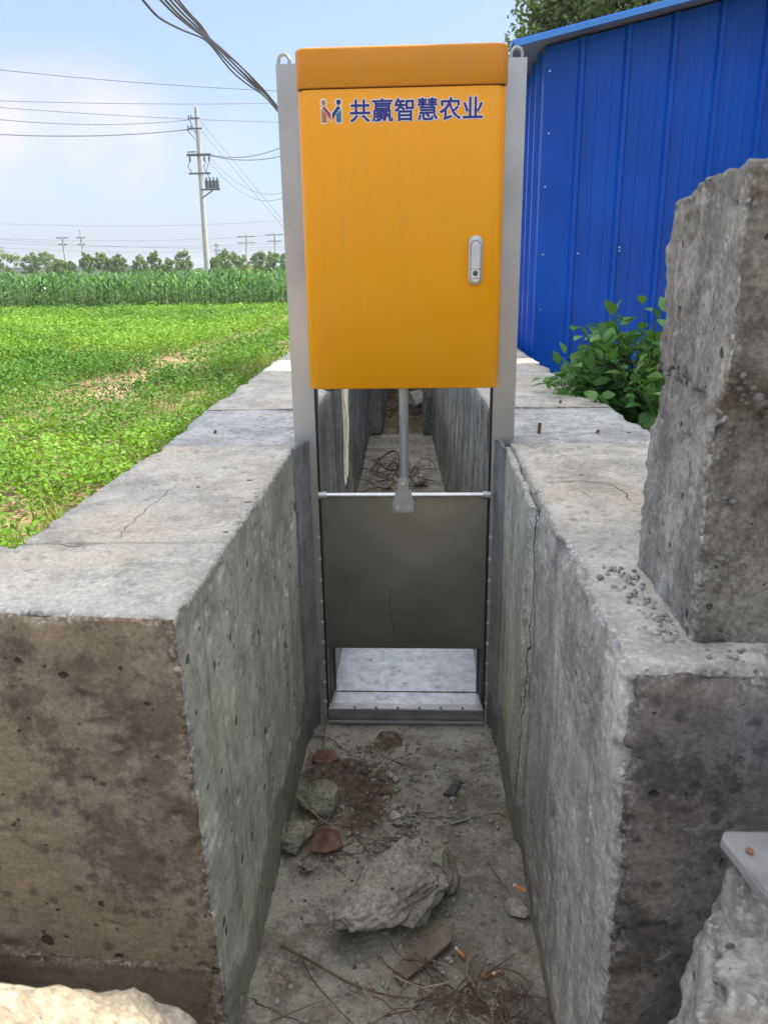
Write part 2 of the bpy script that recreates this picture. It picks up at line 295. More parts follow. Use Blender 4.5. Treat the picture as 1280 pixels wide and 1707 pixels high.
def orange_mat(name, c):
    m, nt, b = newmat(name); L = nt.links.new
    tc = N(nt, 'ShaderNodeTexCoord'); nz = N(nt, 'ShaderNodeTexNoise'); nz.inputs['Scale'].default_value = 3; nz.inputs['Detail'].default_value = 8
    mx = N(nt, 'ShaderNodeMixRGB'); mx.inputs[1].default_value = (*c, 1); mx.inputs[2].default_value = (*[x * .88 for x in c], 1)
    L(tc.outputs['Object'], nz.inputs['Vector']); L(nz.outputs['Fac'], mx.inputs[0]); L(mx.outputs[0], b.inputs['Base Color'])
    n2 = N(nt, 'ShaderNodeTexNoise'); n2.inputs['Scale'].default_value = 500; bp = N(nt, 'ShaderNodeBump'); bp.inputs['Distance'].default_value = .0002; bp.inputs['Strength'].default_value = .5
    L(tc.outputs['Object'], n2.inputs['Vector']); L(n2.outputs['Fac'], bp.inputs['Height']); L(bp.outputs[0], b.inputs['Normal'])
    b.inputs['Specular IOR Level'].default_value = .3
    ms = N(nt, 'ShaderNodeMapping'); ms.inputs['Scale'].default_value = (40, 40, 1.3); L(tc.outputs['Object'], ms.inputs[0]); n3 = N(nt, 'ShaderNodeTexNoise'); n3.inputs['Scale'].default_value = 1; n3.inputs['Detail'].default_value = 7; n3.inputs['Roughness'].default_value = .7; L(ms.outputs[0], n3.inputs['Vector'])
    m3 = N(nt, 'ShaderNodeMapRange'); m3.inputs[1].default_value = .52; m3.inputs[2].default_value = .75; m3.inputs[4].default_value = .22; L(n3.outputs['Fac'], m3.inputs[0]); d3 = N(nt, 'ShaderNodeMixRGB'); d3.inputs[2].default_value = (.42, .26, .12, 1)
    L(m3.outputs[0], d3.inputs[0]); L(mx.outputs[0], d3.inputs[1]); L(d3.outputs[0], b.inputs['Base Color'])
    mr = N(nt, 'ShaderNodeMapRange'); mr.inputs[3].default_value = .16; mr.inputs[4].default_value = .28; L(nz.outputs['Fac'], mr.inputs[0]); L(mr.outputs[0], b.inputs['Roughness'])
    return m
M['orange'] = orange_mat('orange_paint', (.80, .335, .002))
M['orangec'] = orange_mat('orange_cap_sky_sheen', (.64, .26, .02))  # the sky's reflection on the cap is mixed into this colour
M['blue'] = simple('blue_sheet', (.001, .075, .44), .28, scale=2.2, c2=(.002, .10, .56), coat=0, spec=.3, bump=.006)
M['bluet'] = simple('blue_trim', (.06, .26, .72), .25, scale=2, c2=(.08, .30, .76))
M['zinc'] = simple('shed_soffit', (.35, .36, .37), .5, metal=.3, scale=4)
M['bword'] = simple('blue_vinyl', (.012, .02, .20), .4, var=.02)
M['wword'] = simple('white_vinyl', (.8, .8, .82), .4, var=.02)
def foliage(name, c1, c2, rough=.5, trans=.25, sc=0):
    m, nt, b = newmat(name); L = nt.links.new
    at_ = N(nt, 'ShaderNodeAttribute', attribute_name='tint'); r = N(nt, 'ShaderNodeValToRGB'); setramp(r.color_ramp, [(0, (*c1, 1)), (1, (*c2, 1))])
    L(at_.outputs['Fac'], r.inputs[0]); L(r.outputs[0], b.inputs['Base Color']); b.inputs['Roughness'].default_value = rough; b.inputs['Specular IOR Level'].default_value = .35
    tr = N(nt, 'ShaderNodeBsdfTranslucent'); mx = N(nt, 'ShaderNodeMixShader'); mx.inputs[0].default_value = trans
    hs = N(nt, 'ShaderNodeHueSaturation'); hs.inputs['Value'].default_value = 1.6; hs.inputs['Saturation'].default_value = 1.1; hs.inputs['Hue'].default_value = .48
    L(r.outputs[0], hs.inputs['Color']); L(hs.outputs[0], tr.inputs[0])
    out = nt.nodes['Material Output']; L(b.outputs[0], mx.inputs[1]); L(tr.outputs[0], mx.inputs[2]); L(mx.outputs[0], out.inputs[0])
    return m
M['peanut'] = foliage('peanut_leaf', (.038, .14, .013), (.21, .40, .038))
M['corn'] = foliage('corn_leaf', (.018, .085, .015), (.15, .33, .07), .3)
M['grass'] = foliage('grass_blade', (.09, .19, .02), (.30, .36, .07))
M['bush'] = foliage('bush_leaf', (.05, .15, .035), (.13, .30, .07), .4)
M['treel'] = foliage('tree_leaf', (.05, .09, .03), (.18, .25, .09), .5)
M['fartree'] = foliage('far_tree_leaf', (.07, .16, .04), (.24, .36, .11), .6)
M['bark'] = simple('bark', (.09, .07, .05), .95, scale=12, c2=(.16, .13, .1), bump=.01)
M['pole'] = simple('pole_concrete', (.36, .36, .36), .85, scale=3, c2=(.46, .46, .45))
M['dark'] = simple('dark_metal', (.10, .10, .11), .6, scale=5)
M['wire'] = simple('cable_sheath', (.03, .032, .04), .6, scale=5)
M['farwire'] = simple('bare_wire', (.20, .22, .26), .6, scale=5)
M['plaster'] = simple('pale_render', (.45, .44, .41), .9, scale=3, c2=(.55, .54, .5))

# ------------------------------------------------------------------ displaced concrete block
def block(name, C8, res, mats, parent=None, r0=.004, r1=.012, rough=.003, chip=.015, chipw=.03, seed=0, skip=(), warp=None, calm=None, fine=.0012, pit=0.0):
    """C8: 8 corners (x fastest, then y, then z). mats: dict face->(material); faces -x +x -y +y -z +z"""
    C = np.array(C8, float).reshape(2, 2, 2, 3)          # [z][y][x]
    L3 = np.array([np.linalg.norm(C[:, :, 1] - C[:, :, 0], axis=-1).mean(), np.linalg.norm(C[:, 1] - C[:, 0], axis=-1).mean(), np.linalg.norm(C[1] - C[0], axis=-1).mean()])
    def tri(q):
        t = q / L3; x, y, z = t[:, 0:1], t[:, 1:2], t[:, 2:3]
        return ((C[0, 0, 0] * (1 - x) + C[0, 0, 1] * x) * (1 - y) + (C[0, 1, 0] * (1 - x) + C[0, 1, 1] * x) * y) * (1 - z) + ((C[1, 0, 0] * (1 - x) + C[1, 0, 1] * x) * (1 - y) + (C[1, 1, 0] * (1 - x) + C[1, 1, 1] * x) * y) * z
    n3 = [max(2, int(round(l / (res[i] if isinstance(res, (tuple, list)) else res)))) for i, l in enumerate(L3)]
    g = [np.linspace(0, l, n + 1) for l, n in zip(L3, n3)]
    V = []; F = []; MI = []; keys = ['-x', '+x', '-y', '+y', '-z', '+z']; ml = []; base = 0
    for fi, k in enumerate(keys):
        if k in skip: continue
        a = fi // 2; o = [i for i in range(3) if i != a]
        A, B = np.meshgrid(g[o[0]], g[o[1]], indexing='ij'); q = np.zeros(A.shape + (3,)); q[..., o[0]] = A; q[..., o[1]] = B; q[..., a] = 0 if fi % 2 == 0 else L3[a]
        na, nb = A.shape; idx = np.arange(na * nb).reshape(na, nb) + base
        quad = np.stack([idx[:-1, :-1], idx[1:, :-1], idx[1:, 1:], idx[:-1, 1:]], -1).reshape(-1, 4)
        flip = (fi % 2 == 0) ^ (a == 1)
        if flip: quad = quad[:, ::-1]
        V.append(q.reshape(-1, 3)); F.append(quad); base += na * nb
        mt = mats.get(k, mats.get('*'))
        if mt not in ml: ml.append(mt)
        MI += [ml.index(mt)] * len(quad)
    q = np.concatenate(V); F = np.concatenate(F); P0 = tri(q)
    r = r0 + r1 * fbm(P0, 9, 3, seed) ** 2
    cm_ = np.ones(len(P0)) if calm is None else calm(P0)
    r = np.minimum(r * cm_, L3.min() * .45)[:, None]
    inner = np.clip(q, r, L3 - r); d = q - inner; dl = np.linalg.norm(d, axis=1, keepdims=True); dn = d / np.maximum(dl, 1e-9)
    q2 = inner + dn * r
    ds = np.sort(np.minimum(q, L3 - q), axis=1); e = ds[:, 1]
    ch = chip * sstep(chipw, 0, e) * sstep(.56, .75, fbm(P0, 22, 3, seed + 5)) + chip * 1.2 * sstep(chipw * 1.6, 0, e) * sstep(.60, .72, fbm(P0, 7, 2, seed + 9))
    disp = rough * 2 * (fbm(P0, 5, 4, seed + 3) - .5) + fine * 2 * (fbm(P0, 70, 2, seed + 4) - .5) - ch * cm_ + cm_ * sstep(chipw, 0, e) * chip * (.5 * (fbm(P0, 55, 2, seed + 8) - .5) + .18 * (vn(P0 * 110, seed + 8) - .5))
    if pit:
        disp -= pit * sstep(.70, .80, vn(P0 * 38, seed + 11)) * sstep(.45, .6, vn(P0 * 6, seed + 12))
    P = tri(q2 + dn * disp[:, None])
    if warp: P = warp(P)
    o = mesh(name, P, F, ml, parent, smooth=True, midx=MI)
    we = np.clip(sstep(.026, .0, e) * (.35 + 1.1 * fbm(P0, 13, 3, seed + 20)) + ch / max(chip, 1e-4) * 1.2, 0, 1) * cm_
    at_ = o.data.attributes.new('wear', 'FLOAT', 'POINT'); at_.data.foreach_set('value', we.astype(np.float32))
    bm = bmesh.new(); bm.from_mesh(o.data); bmesh.ops.remove_doubles(bm, verts=bm.verts, dist=1e-5); bm.to_mesh(o.data); bm.free()
    return o
def calmY(*ys): return lambda P: np.prod([.05 + .95 * sstep(.003, .05, np.abs(P[:, 1] - y)) for y in ys], axis=0)
def C8(x0, x1, y0, y1, z0, z1): return [(x, y, z) for z in (z0, z1) for y in (y0, y1) for x in (x0, x1)]

def rock(name, loc, size, rot=(0, 0, 0), mat=None, sub=4, seed=0, planes=9, amp=.16, freq=2.2, fine=.03, parent=None, sinkflat=None):
    bm = bmesh.new(); bmesh.ops.create_icosphere(bm, subdivisions=sub, radius=1); P = np.array([v.co for v in bm.verts])
    rg = np.random.default_rng(seed + 100)
    for i in range(planes):
        n = rg.normal(size=3); n /= np.linalg.norm(n); d = rg.uniform(.50, .80); P = P - n * np.maximum(0, P @ n - d)[:, None]
    Nn = P / np.linalg.norm(P, axis=1, keepdims=True)
    P = P + Nn * (amp * 2 * (fbm(P + seed, freq, 3, seed) - .5) + fine * 2 * (fbm(P + seed, freq * 6, 3, seed + 1) - .5))[:, None]
    P = P * np.array(size); Rm = np.array(Matrix.Rotation(R(rot[2]), 3, 'Z') @ Matrix.Rotation(R(rot[1]), 3, 'Y') @ Matrix.Rotation(R(rot[0]), 3, 'X')); P = P @ Rm.T
    P = P + np.array([0, 0, -P[:, 2].min() - .004 if loc[2] is None else 0])
    for v, p in zip(bm.verts, P): v.co = p
    me = bpy.data.meshes.new(name); bm.to_mesh(me); bm.free(); me.materials.append(mat); me.polygons.foreach_set('use_smooth', np.ones(len(me.polygons), bool))
    o = bpy.data.objects.new(name, me); col.objects.link(o); o.location = (loc[0], loc[1], 0.003 if loc[2] is None else loc[2]); setpar(o, parent)
    return o

ZT = .893      # wall top
GZ = .29       # field level

# ------------------------------------------------------------------ ground and channel floor
def ground():
    xs = sorted(set([-700, -400, -120, -60, -30] + list(np.arange(-26, -.69, .5)) + [-.72, .62] + list(np.arange(1, 8, .5)) + [12, 30, 120, 400, 700]))
    ys = sorted(set([-80, -40, -30, -8, -2.5] + list(np.arange(-2, 26, .5)) + [14.2] + [30, 40, 60, 100, 200, 400, 900]))
    V = []; F = []
    for y in ys:
        for x in xs: V.append((x, y, GZ))
    V = np.array(V); m = (V[:, 0] < -.75) & (V[:, 0] > -26) & (V[:, 1] > 1) & (V[:, 1] < 24)
    V[:, 2] += np.where(m, .05 * (fbm(V, .8, 3, 3) - .5), 0)
    nx = len(xs)
    for j in range(len(ys) - 1):
        for i in range(nx - 1):
            if xs[i] >= -.73 and xs[i + 1] <= .63 and ys[j] >= -2.5 and ys[j + 1] <= 14.2: continue
            a = j * nx + i; F.append((a, a + 1, a + 1 + nx, a + nx))
    m, nt, b = newmat('field_soil'); L = nt.links.new
    tc = N(nt, 'ShaderNodeTexCoord'); n1 = N(nt, 'ShaderNodeTexNoise'); n1.inputs['Scale'].default_value = 3; n1.inputs['Detail'].default_value = 10
    n2 = N(nt, 'ShaderNodeTexNoise'); n2.inputs['Scale'].default_value = 40; n2.inputs['Detail'].default_value = 6
    L(tc.outputs['Object'], n1.inputs[0]); L(tc.outputs['Object'], n2.inputs[0])
    r = N(nt, 'ShaderNodeValToRGB'); setramp(r.color_ramp, [(.3, (.25, .165, .10, 1)), (.7, (.48, .34, .215, 1))]); L(n1.outputs[0], r.inputs[0])
    r2 = N(nt, 'ShaderNodeMixRGB', blend_type='OVERLAY'); r2.inputs[0].default_value = .7; L(r.outputs[0], r2.inputs[1]); L(n2.outputs[0], r2.inputs[2])
    # far away: grass and crops cover the soil
    sx = N(nt, 'ShaderNodeSeparateXYZ'); L(tc.outputs['Object'], sx.inputs[0]); mr = N(nt, 'ShaderNodeMapRange'); mr.inputs[1].default_value = 24; mr.inputs[2].default_value = 32
    L(sx.outputs[1], mr.inputs[0]); mx = N(nt, 'ShaderNodeMixRGB'); mx.inputs[2].default_value = (.06, .11, .03, 1); L(mr.outputs[0], mx.inputs[0]); L(r2.outputs[0], mx.inputs[1]); L(mx.outputs[0], b.inputs['Base Color'])
    b.inputs['Roughness'].default_value = 1; bp = N(nt, 'ShaderNodeBump'); bp.inputs['Distance'].default_value = .03; L(n2.outputs[0], bp.inputs['Height']); L(bp.outputs[0], b.inputs['Normal'])
    return tag(mesh('ground', V, F, m), 'flat sandy soil of the fields on both sides of the channel', kind='structure')
ground()
def floor():
    nx, ny = 150, 420; xs = np.linspace(-.70, .60, nx); ys = np.concatenate([np.linspace(-2.5, .9, 20)[:-1], np.linspace(.9, 3, 260), np.linspace(3, 6.5, 100)[1:]]); ny = len(ys)
    X, Yy = np.meshgrid(xs, ys); P = np.stack([X, Yy, np.zeros_like(X)], -1).reshape(-1, 3)
    P[:, 2] = .006 * (fbm(P, 4, 4, 21) - .5) + .003 * (fbm(P, 40, 3, 22) - .5)
    # a crack running across below the gate
    yc = 1.665 + .03 * (fbm(P * [1, 0, 0], 9, 4, 5) - .5) * 2 + .012 * (fbm(P * [1, 0, 0], 40, 2, 6) - .5)
    P[:, 2] -= .008 * np.exp(-((P[:, 1] - yc) / .004) ** 2) * sstep(-.02, .03, P[:, 0])
    P[:, 2] -= .003 * sstep(0, .003, yc - P[:, 1]) * sstep(-.02, .03, P[:, 0]) * sstep(1.5, 1.66, P[:, 1])
    i = np.arange(nx * ny).reshape(ny, nx); F = np.stack([i[:-1, :-1], i[:-1, 1:], i[1:, 1:], i[1:, :-1]], -1).reshape(-1, 4)
    tag(mesh('channel_floor', P, F, M['cfloor'], smooth=True), 'grey concrete floor of the irrigation channel', kind='structure')
    nx, ny = 80, 200; X, Yy = np.meshgrid(np.linspace(-.72, .62, nx), np.linspace(6.47, 14.2, ny)); P = np.stack([X, Yy, np.zeros_like(X)], -1).reshape(-1, 3)
    P[:, 2] = -.02 + sstep(6.48, 6.75, P[:, 1]) * (.07 + .10 * (fbm(P, 2.5, 5, 31) - .45) + .02 * (P[:, 1] - 6.5))
    i = np.arange(nx * ny).reshape(ny, nx); F = np.stack([i[:-1, :-1], i[:-1, 1:], i[1:, 1:], i[1:, :-1]], -1).reshape(-1, 4)
    tag(mesh('earth_channel_bed', P, F, simple('earth_bed', (.10, .085, .05), 1, scale=14, bump=.02, c2=(.24, .20, .13)), smooth=True), 'littered earth bed beyond the end of the concrete floor', kind='structure')
floor()
for nm, b_ in (('left', (-.80, -.722, -2.5, .90)), ('right', (.59, .68, -2.5, .79)), ('rear', (-.80, .68, -2.6, -2.49))):
    b = MB(); b.box(*b_, -.02, GZ + .004); tag(b.build('bank', M['dsoil']), 'soil bank at the side of the channel', kind='structure')
# ------------------------------------------------------------------ channel walls
YF = 2.10
wl = empty('channel_wall', (-.5, 1, 0), 'left concrete channel wall with a broad grey top and brown stained end face', 'wall', 'walls of the channel')
block('wing_section', [(-2.2, 1.10, -.02), (-.333, 1.012, -.02), (-2.2, 1.32, -.02), (-.333, 1.262, -.02),
                       (-2.2, 1.10, ZT), (-.333, .952, ZT), (-2.2, 1.20, ZT), (-.333, 1.262, ZT)], (.0065, .005, .005),
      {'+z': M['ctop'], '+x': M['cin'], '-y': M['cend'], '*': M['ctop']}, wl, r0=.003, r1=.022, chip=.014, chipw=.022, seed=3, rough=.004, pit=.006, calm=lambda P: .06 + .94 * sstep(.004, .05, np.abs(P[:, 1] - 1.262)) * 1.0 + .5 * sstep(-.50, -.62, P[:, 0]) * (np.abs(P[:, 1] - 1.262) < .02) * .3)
block('wall_section', [(-.705, 1.2625, -.02), (-.333, 1.2625, -.02), (-.70, 2.045, -.02), (-.333, 2.045, -.02),
                       (-.705, 1.2625, ZT), (-.333, 1.2625, ZT), (-.70, 2.045, ZT), (-.333, 2.045, ZT)], .005,
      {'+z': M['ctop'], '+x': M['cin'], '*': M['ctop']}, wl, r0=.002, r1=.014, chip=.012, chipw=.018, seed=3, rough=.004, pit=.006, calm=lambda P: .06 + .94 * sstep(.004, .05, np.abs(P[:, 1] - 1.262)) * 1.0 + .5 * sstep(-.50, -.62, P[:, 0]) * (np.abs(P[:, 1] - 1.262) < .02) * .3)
block('mortar_section', [(-.95, 2.045, -.02), (-.334, 2.045, -.02), (-.85, 2.62, -.02), (-.350, 2.62, -.02),
                         (-.70, 2.045, ZT - .004), (-.334, 2.045, ZT - .004), (-.735, 2.62, ZT - .004), (-.350, 2.62, ZT - .004)], .012,
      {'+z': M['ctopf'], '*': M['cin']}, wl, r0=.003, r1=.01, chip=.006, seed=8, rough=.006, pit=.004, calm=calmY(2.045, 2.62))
block('far_wall_section', [(-.85, 2.62, -.02), (-.350, 2.62, -.02), (-.9, 6.45, -.02), (-.421, 6.45, -.02),
                           (-.735, 2.62, ZT - .002), (-.350, 2.62, ZT - .002), (-.79, 6.45, ZT), (-.421, 6.45, ZT)], .03,
      {'+z': M['ctop'], '*': M['cfar']}, wl, r0=.004, r1=.015, chip=.01, seed=10, rough=.012, calm=calmY(2.62))
block('end_wall_section', C8(-.80, -.315, 6.455, 14.2, -.02, ZT - .02), .06, {'+z': M['ctop'], '*': M['cfar']}, wl, r0=.004, r1=.015, chip=.01, seed=12, rough=.02)
# plaster run up the corner against the gate post
def corner_strip(sx, xw, xf, mat, parent, name='mortar_fillet'):
    V = []; F = []; nz = 90; prof = [(xw, 1.975), (xw + .004 * sx, 1.985), (xw + .010 * sx, 2.03), (xf - .012 * sx, 2.070), (xf, 2.096), (xf, 2.104)]
    for i in range(nz + 1):
        z = ZT * i / nz + .004
        for k, (x, y) in enumerate(prof):
            P = np.array([[x, y, z]]); w = .006 * (fbm(P, 9, 3, 40)[0] - .5); w2 = .02 * (fbm(P * [0, 0, 1], 7, 3, 41)[0] - .5)
            V.append((x + w * (1 if k > 0 else .2) * sx, y + (w2 if k in (0, 1) else w), z if i < nz else z - .003))
    m = len(prof)
    for i in range(nz):
        for k in range(m - 1):
            a = i * m + k; F.append((a, a + 1, a + 1 + m, a + m) if sx > 0 else (a, a + m, a + 1 + m, a + 1))
    V.append((xw - .004 * sx, 2.104, ZT)); F.append(tuple(nz * m + k for k in range(m)) + (len(V) - 1,))
    return mesh(name, V, F, mat, parent, smooth=True)
corner_strip(1, -.3335, -.306, M['cmort'], wl)
FTL, FTR = .33, .235
block('footing', [(-2.2, 1.03, -.02), (-.345, 1.000, -.02), (-2.2, 1.09, -.02), (-.345, 1.06, -.02),
                  (-2.2, 1.03, FTL), (-.345, .990, FTR), (-2.2, 1.09, FTL), (-.345, 1.06, FTR)], .008, {'*': M['cfoot']}, wl, r0=.003, r1=.01, chip=.01, seed=14, rough=.003)
def aggregate(name, pts, parent, rmin, rmax, seed, mat):
    """pebbles standing out of a broken arris, one mesh"""
    rg = np.random.default_rng(seed); bm = bmesh.new(); bmesh.ops.create_icosphere(bm, subdivisions=2, radius=1); B = np.array([v.co for v in bm.verts]); Fb = np.array([[v.index for v in f.verts] for f in bm.faces]); bm.free()
    V = []; F = []
    for i, p in enumerate(pts):
        r = rg.uniform(rmin, rmax) * (1 + .8 * (rg.random() > .88)); P = B * (1 + .35 * (vn(B * 1.7 + i * 3.1, seed) - .5))[:, None] * np.array([rg.uniform(.7, 1.2), rg.uniform(.7, 1.2), rg.uniform(.6, 1)]) * r
        F.append(Fb + len(V) * len(B)); V.append(P + p)
    return mesh(name, np.concatenate(V), np.concatenate(F), mat, parent, smooth=True)
rg = np.random.default_rng(5)
M['aggd'] = concrete('dark_aggregate', (.11, .105, .10), (.22, .215, .21), pits=0, bump=.001, seed=22, big=25, speck=.5)
M['agg'] = concrete('aggregate', (.20, .195, .18), (.48, .465, .43), pits=0, bump=.001, seed=20, big=25, speck=.3, stain=(.10, .09, .075), stain_amt=.5)
wr = empty('channel_wall', (.5, 1, 0), 'right concrete channel wall with a dark pitted end face and a ledge under the broken slab', 'wall', 'walls of the channel')
block('wall_section', [(.242, .80, -.02), (1.3, .80, -.02), (.242, 2.045, -.02), (.75, 2.045, -.02),
                       (.242, .818, ZT), (1.3, .835, ZT), (.242, 2.045, ZT), (.67, 2.045, ZT)], .005,
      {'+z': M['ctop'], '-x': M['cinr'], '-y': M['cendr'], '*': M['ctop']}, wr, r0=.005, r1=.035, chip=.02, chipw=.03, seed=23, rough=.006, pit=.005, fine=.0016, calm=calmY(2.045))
block('mortar_section', [(.246, 2.045, -.02), (.75, 2.045, -.02), (.236, 2.62, -.02), (.72, 2.62, -.02),
                         (.246, 2.045, ZT - .004), (.67, 2.045, ZT - .004), (.236, 2.62, ZT - .004), (.64, 2.62, ZT - .004)], .012,
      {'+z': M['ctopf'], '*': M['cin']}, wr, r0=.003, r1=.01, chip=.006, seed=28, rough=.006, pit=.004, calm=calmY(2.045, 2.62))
block('far_wall_section', [(.236, 2.62, -.02), (.72, 2.62, -.02), (.100, 6.45, -.02), (.52, 6.45, -.02),
                           (.236, 2.62, ZT - .002), (.64, 2.62, ZT - .002), (.100, 6.45, ZT), (.50, 6.45, ZT)], .03,
      {'+z': M['ctop'], '*': M['cfar']}, wr, r0=.004, r1=.015, chip=.01, seed=30, rough=.012, calm=calmY(2.62))
block('end_wall_section', C8(.03, .5, 6.455, 14.2, -.02, ZT - .02), .06, {'+z': M['ctop'], '*': M['cfar']}, wr, r0=.004, r1=.015, chip=.01, seed=32, rough=.02)
# mortar coat between the crack and the post, thicker than the old wall
block('mortar_coat', [(.226, 1.60, .0), (.244, 1.55, .0), (.222, 2.05, .0), (.244, 2.05, .0),
                      (.224, 1.54, ZT - .012), (.244, 1.50, ZT - .012), (.224, 2.05, ZT - .008), (.244, 2.05, ZT - .008)], .007,
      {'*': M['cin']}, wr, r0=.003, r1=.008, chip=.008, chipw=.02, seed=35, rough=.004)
corner_strip(-1, .2225, .206, M['cmort'], wr)
pp = [at(px, py, 1, .80) for px, py in ((1300, 1185), (1238, 1205), (1245, 1290), (1205, 1365), (1155, 1400), (1130, 1500), (1118, 1600), (1065, 1707), (1040, 1800), (1300, 1800))]
ed = []
for k in range(len(pp) - 2):
    for t in np.linspace(0, 1, 30, endpoint=False): q = pp[k] * (1 - t) + pp[k + 1] * t; jj = fbm(np.array([q, q + 5]), 34, 5, 33) - .5; ed.append((q[0] + jj[0] * .05 * (k < 8), q[2] + jj[1] * .05 * (k < 8)))
ed += [(p[0], p[2]) for p in pp[-2:]]
pb = MB(); pb.prism(ed, .7925, .812, axis=1); pt_o = pb.build('plaster_patch', M['cplast'], wr)
for v in pt_o.data.vertices: v.co.y = .800 + .020 * v.co.z / ZT + (-.0035 if v.co.y < .80 else .01)
# wall-top details
def rebar(loc, h, tilt, label):
    e = MB(); e.tube([(0, 0, -.02), (tilt * .5, 0, h * .5), (tilt, 0, h)], .0045, 8)
    for k in range(int(h / .006)): e.tube([(tilt * k * .006 / h, 0, k * .006), (tilt * k * .006 / h, 0, k * .006 + .002)], .0055, 8)
    o = e.build('rebar_stub', M['rust']); o.location = loc; return tag(o, label, 'rebar')
p = at(898, 722, 2, ZT - .004); rebar((p[0], p[1], ZT - .004), .030, .002, 'short rusty rebar stub sticking up from the right wall top nearest the post')
p = at(995, 722, 2, ZT - .004); rebar((p[0], p[1], ZT - .004), .010, .004, 'low rusty iron stub on the right wall top farther from the post')
p = at(933, 672, 2, ZT - .004); rebar((p[0], p[1], ZT - .004), .010, .003, 'tiny dark iron stub on the right wall top below the bush')
p = at(358, 722, 2, ZT - .004); rebar((p[0], p[1], ZT - .004), .008, .003, 'tiny dark iron stub on the left wall top')

def hit(obs, p, d):
    best = None; o = Vector(p) - Vector(d) * .08
    for ob in obs:
        ok, loc, nrm, _ = ob.ray_cast(o, Vector(d), distance=.3)
        if ok and (best is None or (loc - o).length < (best[0] - o).length): best = (loc, nrm)
    return best
def crack(obs, P, d, w, parent, seed=0, jit=.016, label=None):
    P = [np.array(p, float) for p in P]; d = np.array(d, float); out = []
    for a, b in zip(P[:-1], P[1:]):
        n = max(2, int(np.linalg.norm(b - a) / .005)); out += [a + (b - a) * t for t in np.linspace(0, 1, n, endpoint=False)]
    out.append(P[-1]); out = np.array(out); J = np.stack([fbm(out + k * 7, 30, 4, seed) - .5 for k in range(3)], -1) * jit * 2; J -= (J @ d)[:, None] * d; out = out + J
    C_ = []
    for p in out:
        h = hit(obs, p, d); C_.append(np.array(h[0]) - d * .0007 if h else None)
    V = []; F = []; last = None
    for i, c in enumerate(C_):
        if c is None: last = None; continue
        t = out[min(i + 1, len(out) - 1)] - out[max(i - 1, 0)]; t /= np.linalg.norm(t) + 1e-9; n = np.cross(t, d); ww = w * (.25 + 1.3 * vn(out[i:i + 1] * 70, seed)[0]) * min(1, (i + 1) / 5, (len(out) - i) / 5)
        V += [c + n * ww, c - n * ww]; k = len(V) - 2
        if last is not None: F.append((last, last + 1, k + 1, k))
        last = k
    return mesh('crack', V, F, M['crack'], parent)
M['crack'] = simple('crack_dirt', (.03, .028, .024), 1, scale=90, c2=(.07, .062, .05))
bpy.context.view_layer.update(); LW = list(wl.children); RWl = list(wr.children); FLR = [o for o in scene.objects if o.name == 'channel_floor']; DN = (0, 0, -1)
def tp(pts, z): return [at(px, py, 2, z) for px, py in pts]
crack(LW, tp(((30, 903), (110, 910), (185, 906)), ZT), DN, .0008, wl, 1); crack(LW, tp(((195, 900), (215, 875), (262, 832), (300, 806), (330, 792)), ZT), DN, .0006, wl, 2)
crack(RWl, tp(((897, 806), (960, 801), (1025, 812), (1062, 838)), ZT), DN, .0010, wr, 3); crack(RWl, tp(((975, 822), (990, 832)), ZT), DN, .0012, wr, 6)
crack(FLR, tp(((648, 1352), (705, 1358), (770, 1362), (812, 1356), (852, 1360)), 0), DN, .0016, None, 4); co_ = [o for o in scene.objects if o.name == 'crack' or o.name.startswith('crack.')][-1]; co_.parent = FLR[0]
c5 = crack(FLR, tp(((405, 1668), (445, 1680), (470, 1697), (500, 1707)), 0), DN, .0013, None, 5); c5.parent = FLR[0]
crack(RWl, [(.24, 1.515, .87), (.24, 1.53, .6), (.24, 1.56, .35), (.24, 1.59, .12)], (1, 0, 0), .0026, wr, 7, .012)
crack(LW, [(-.333, 1.985, .86), (-.333, 1.985, .5), (-.333, 1.98, .1)], (-1, 0, 0), .0022, wl, 8, .014)
crack(LW, [(-.333, 1.62, .80), (-.333, 1.63, .72)], (-1, 0, 0), .0018, wl, 9, .01)
# ------------------------------------------------------------------ broken slab on the right wall
def slabwarp(P):
    z = P[:, 2]; y = P[:, 1]; x = P[:, 0]
    nz = .03 * (fbm(P, 9, 3, 77) - .5)
    front = sstep(1.0, .9, y)
    P = P.copy(); P[:, 1] -= front * (.042 + .06 * sstep(.345, .41, x)) * sstep(1.19, 1.245, z + nz * 2)
    P[:, 1] += front * .012 * (fbm(P, 14, 3, 78) - .5) * sstep(.35, .42, x)
    P[:, 2] += sstep(1.38, 1.45, z) * .008 * (fbm(P, 12, 3, 79) - .5) * 2
    # worn back bottom corner
    return P
sl = empty('broken_slab', (.5, 1, ZT), 'tall grey broken concrete slab standing upright on the right channel wall', 'concrete slab')
block('slab_body', [(.338, .892, ZT - .012), (1.25, .86, ZT - .012), (.342, 1.165, ZT - .012), (1.25, 1.3, ZT - .012),
                    (.330, .905, 1.445), (1.25, .86, 1.50), (.348, 1.165, 1.428), (1.25, 1.3, 1.46)], .005,
      {'-x': M['cslab'], '-y': M['cslabf'], '*': M['cslab']}, sl, r0=.004, r1=.018, chip=.022, chipw=.03, seed=43, rough=.005, pit=.006, warp=slabwarp, fine=.002)
pts = []
for i in range(50): z = ZT + rg.random() ** 1.5 * .33; pts.append((.350 + rg.random() * .02, .900 + rg.normal() * .006, z))
for i in range(30): pts.append((.345 + rg.random() * .05, .845 + rg.random() * .03, 1.195 + rg.random() * .04))
for i in range(60): pts.append((.341 + rg.normal() * .002, .92 + rg.random() * .22, 1.205 + rg.normal() * .004))
aggregate('exposed_aggregate', pts, sl, .0015, .0048, 8, M['aggd'])
gp = []
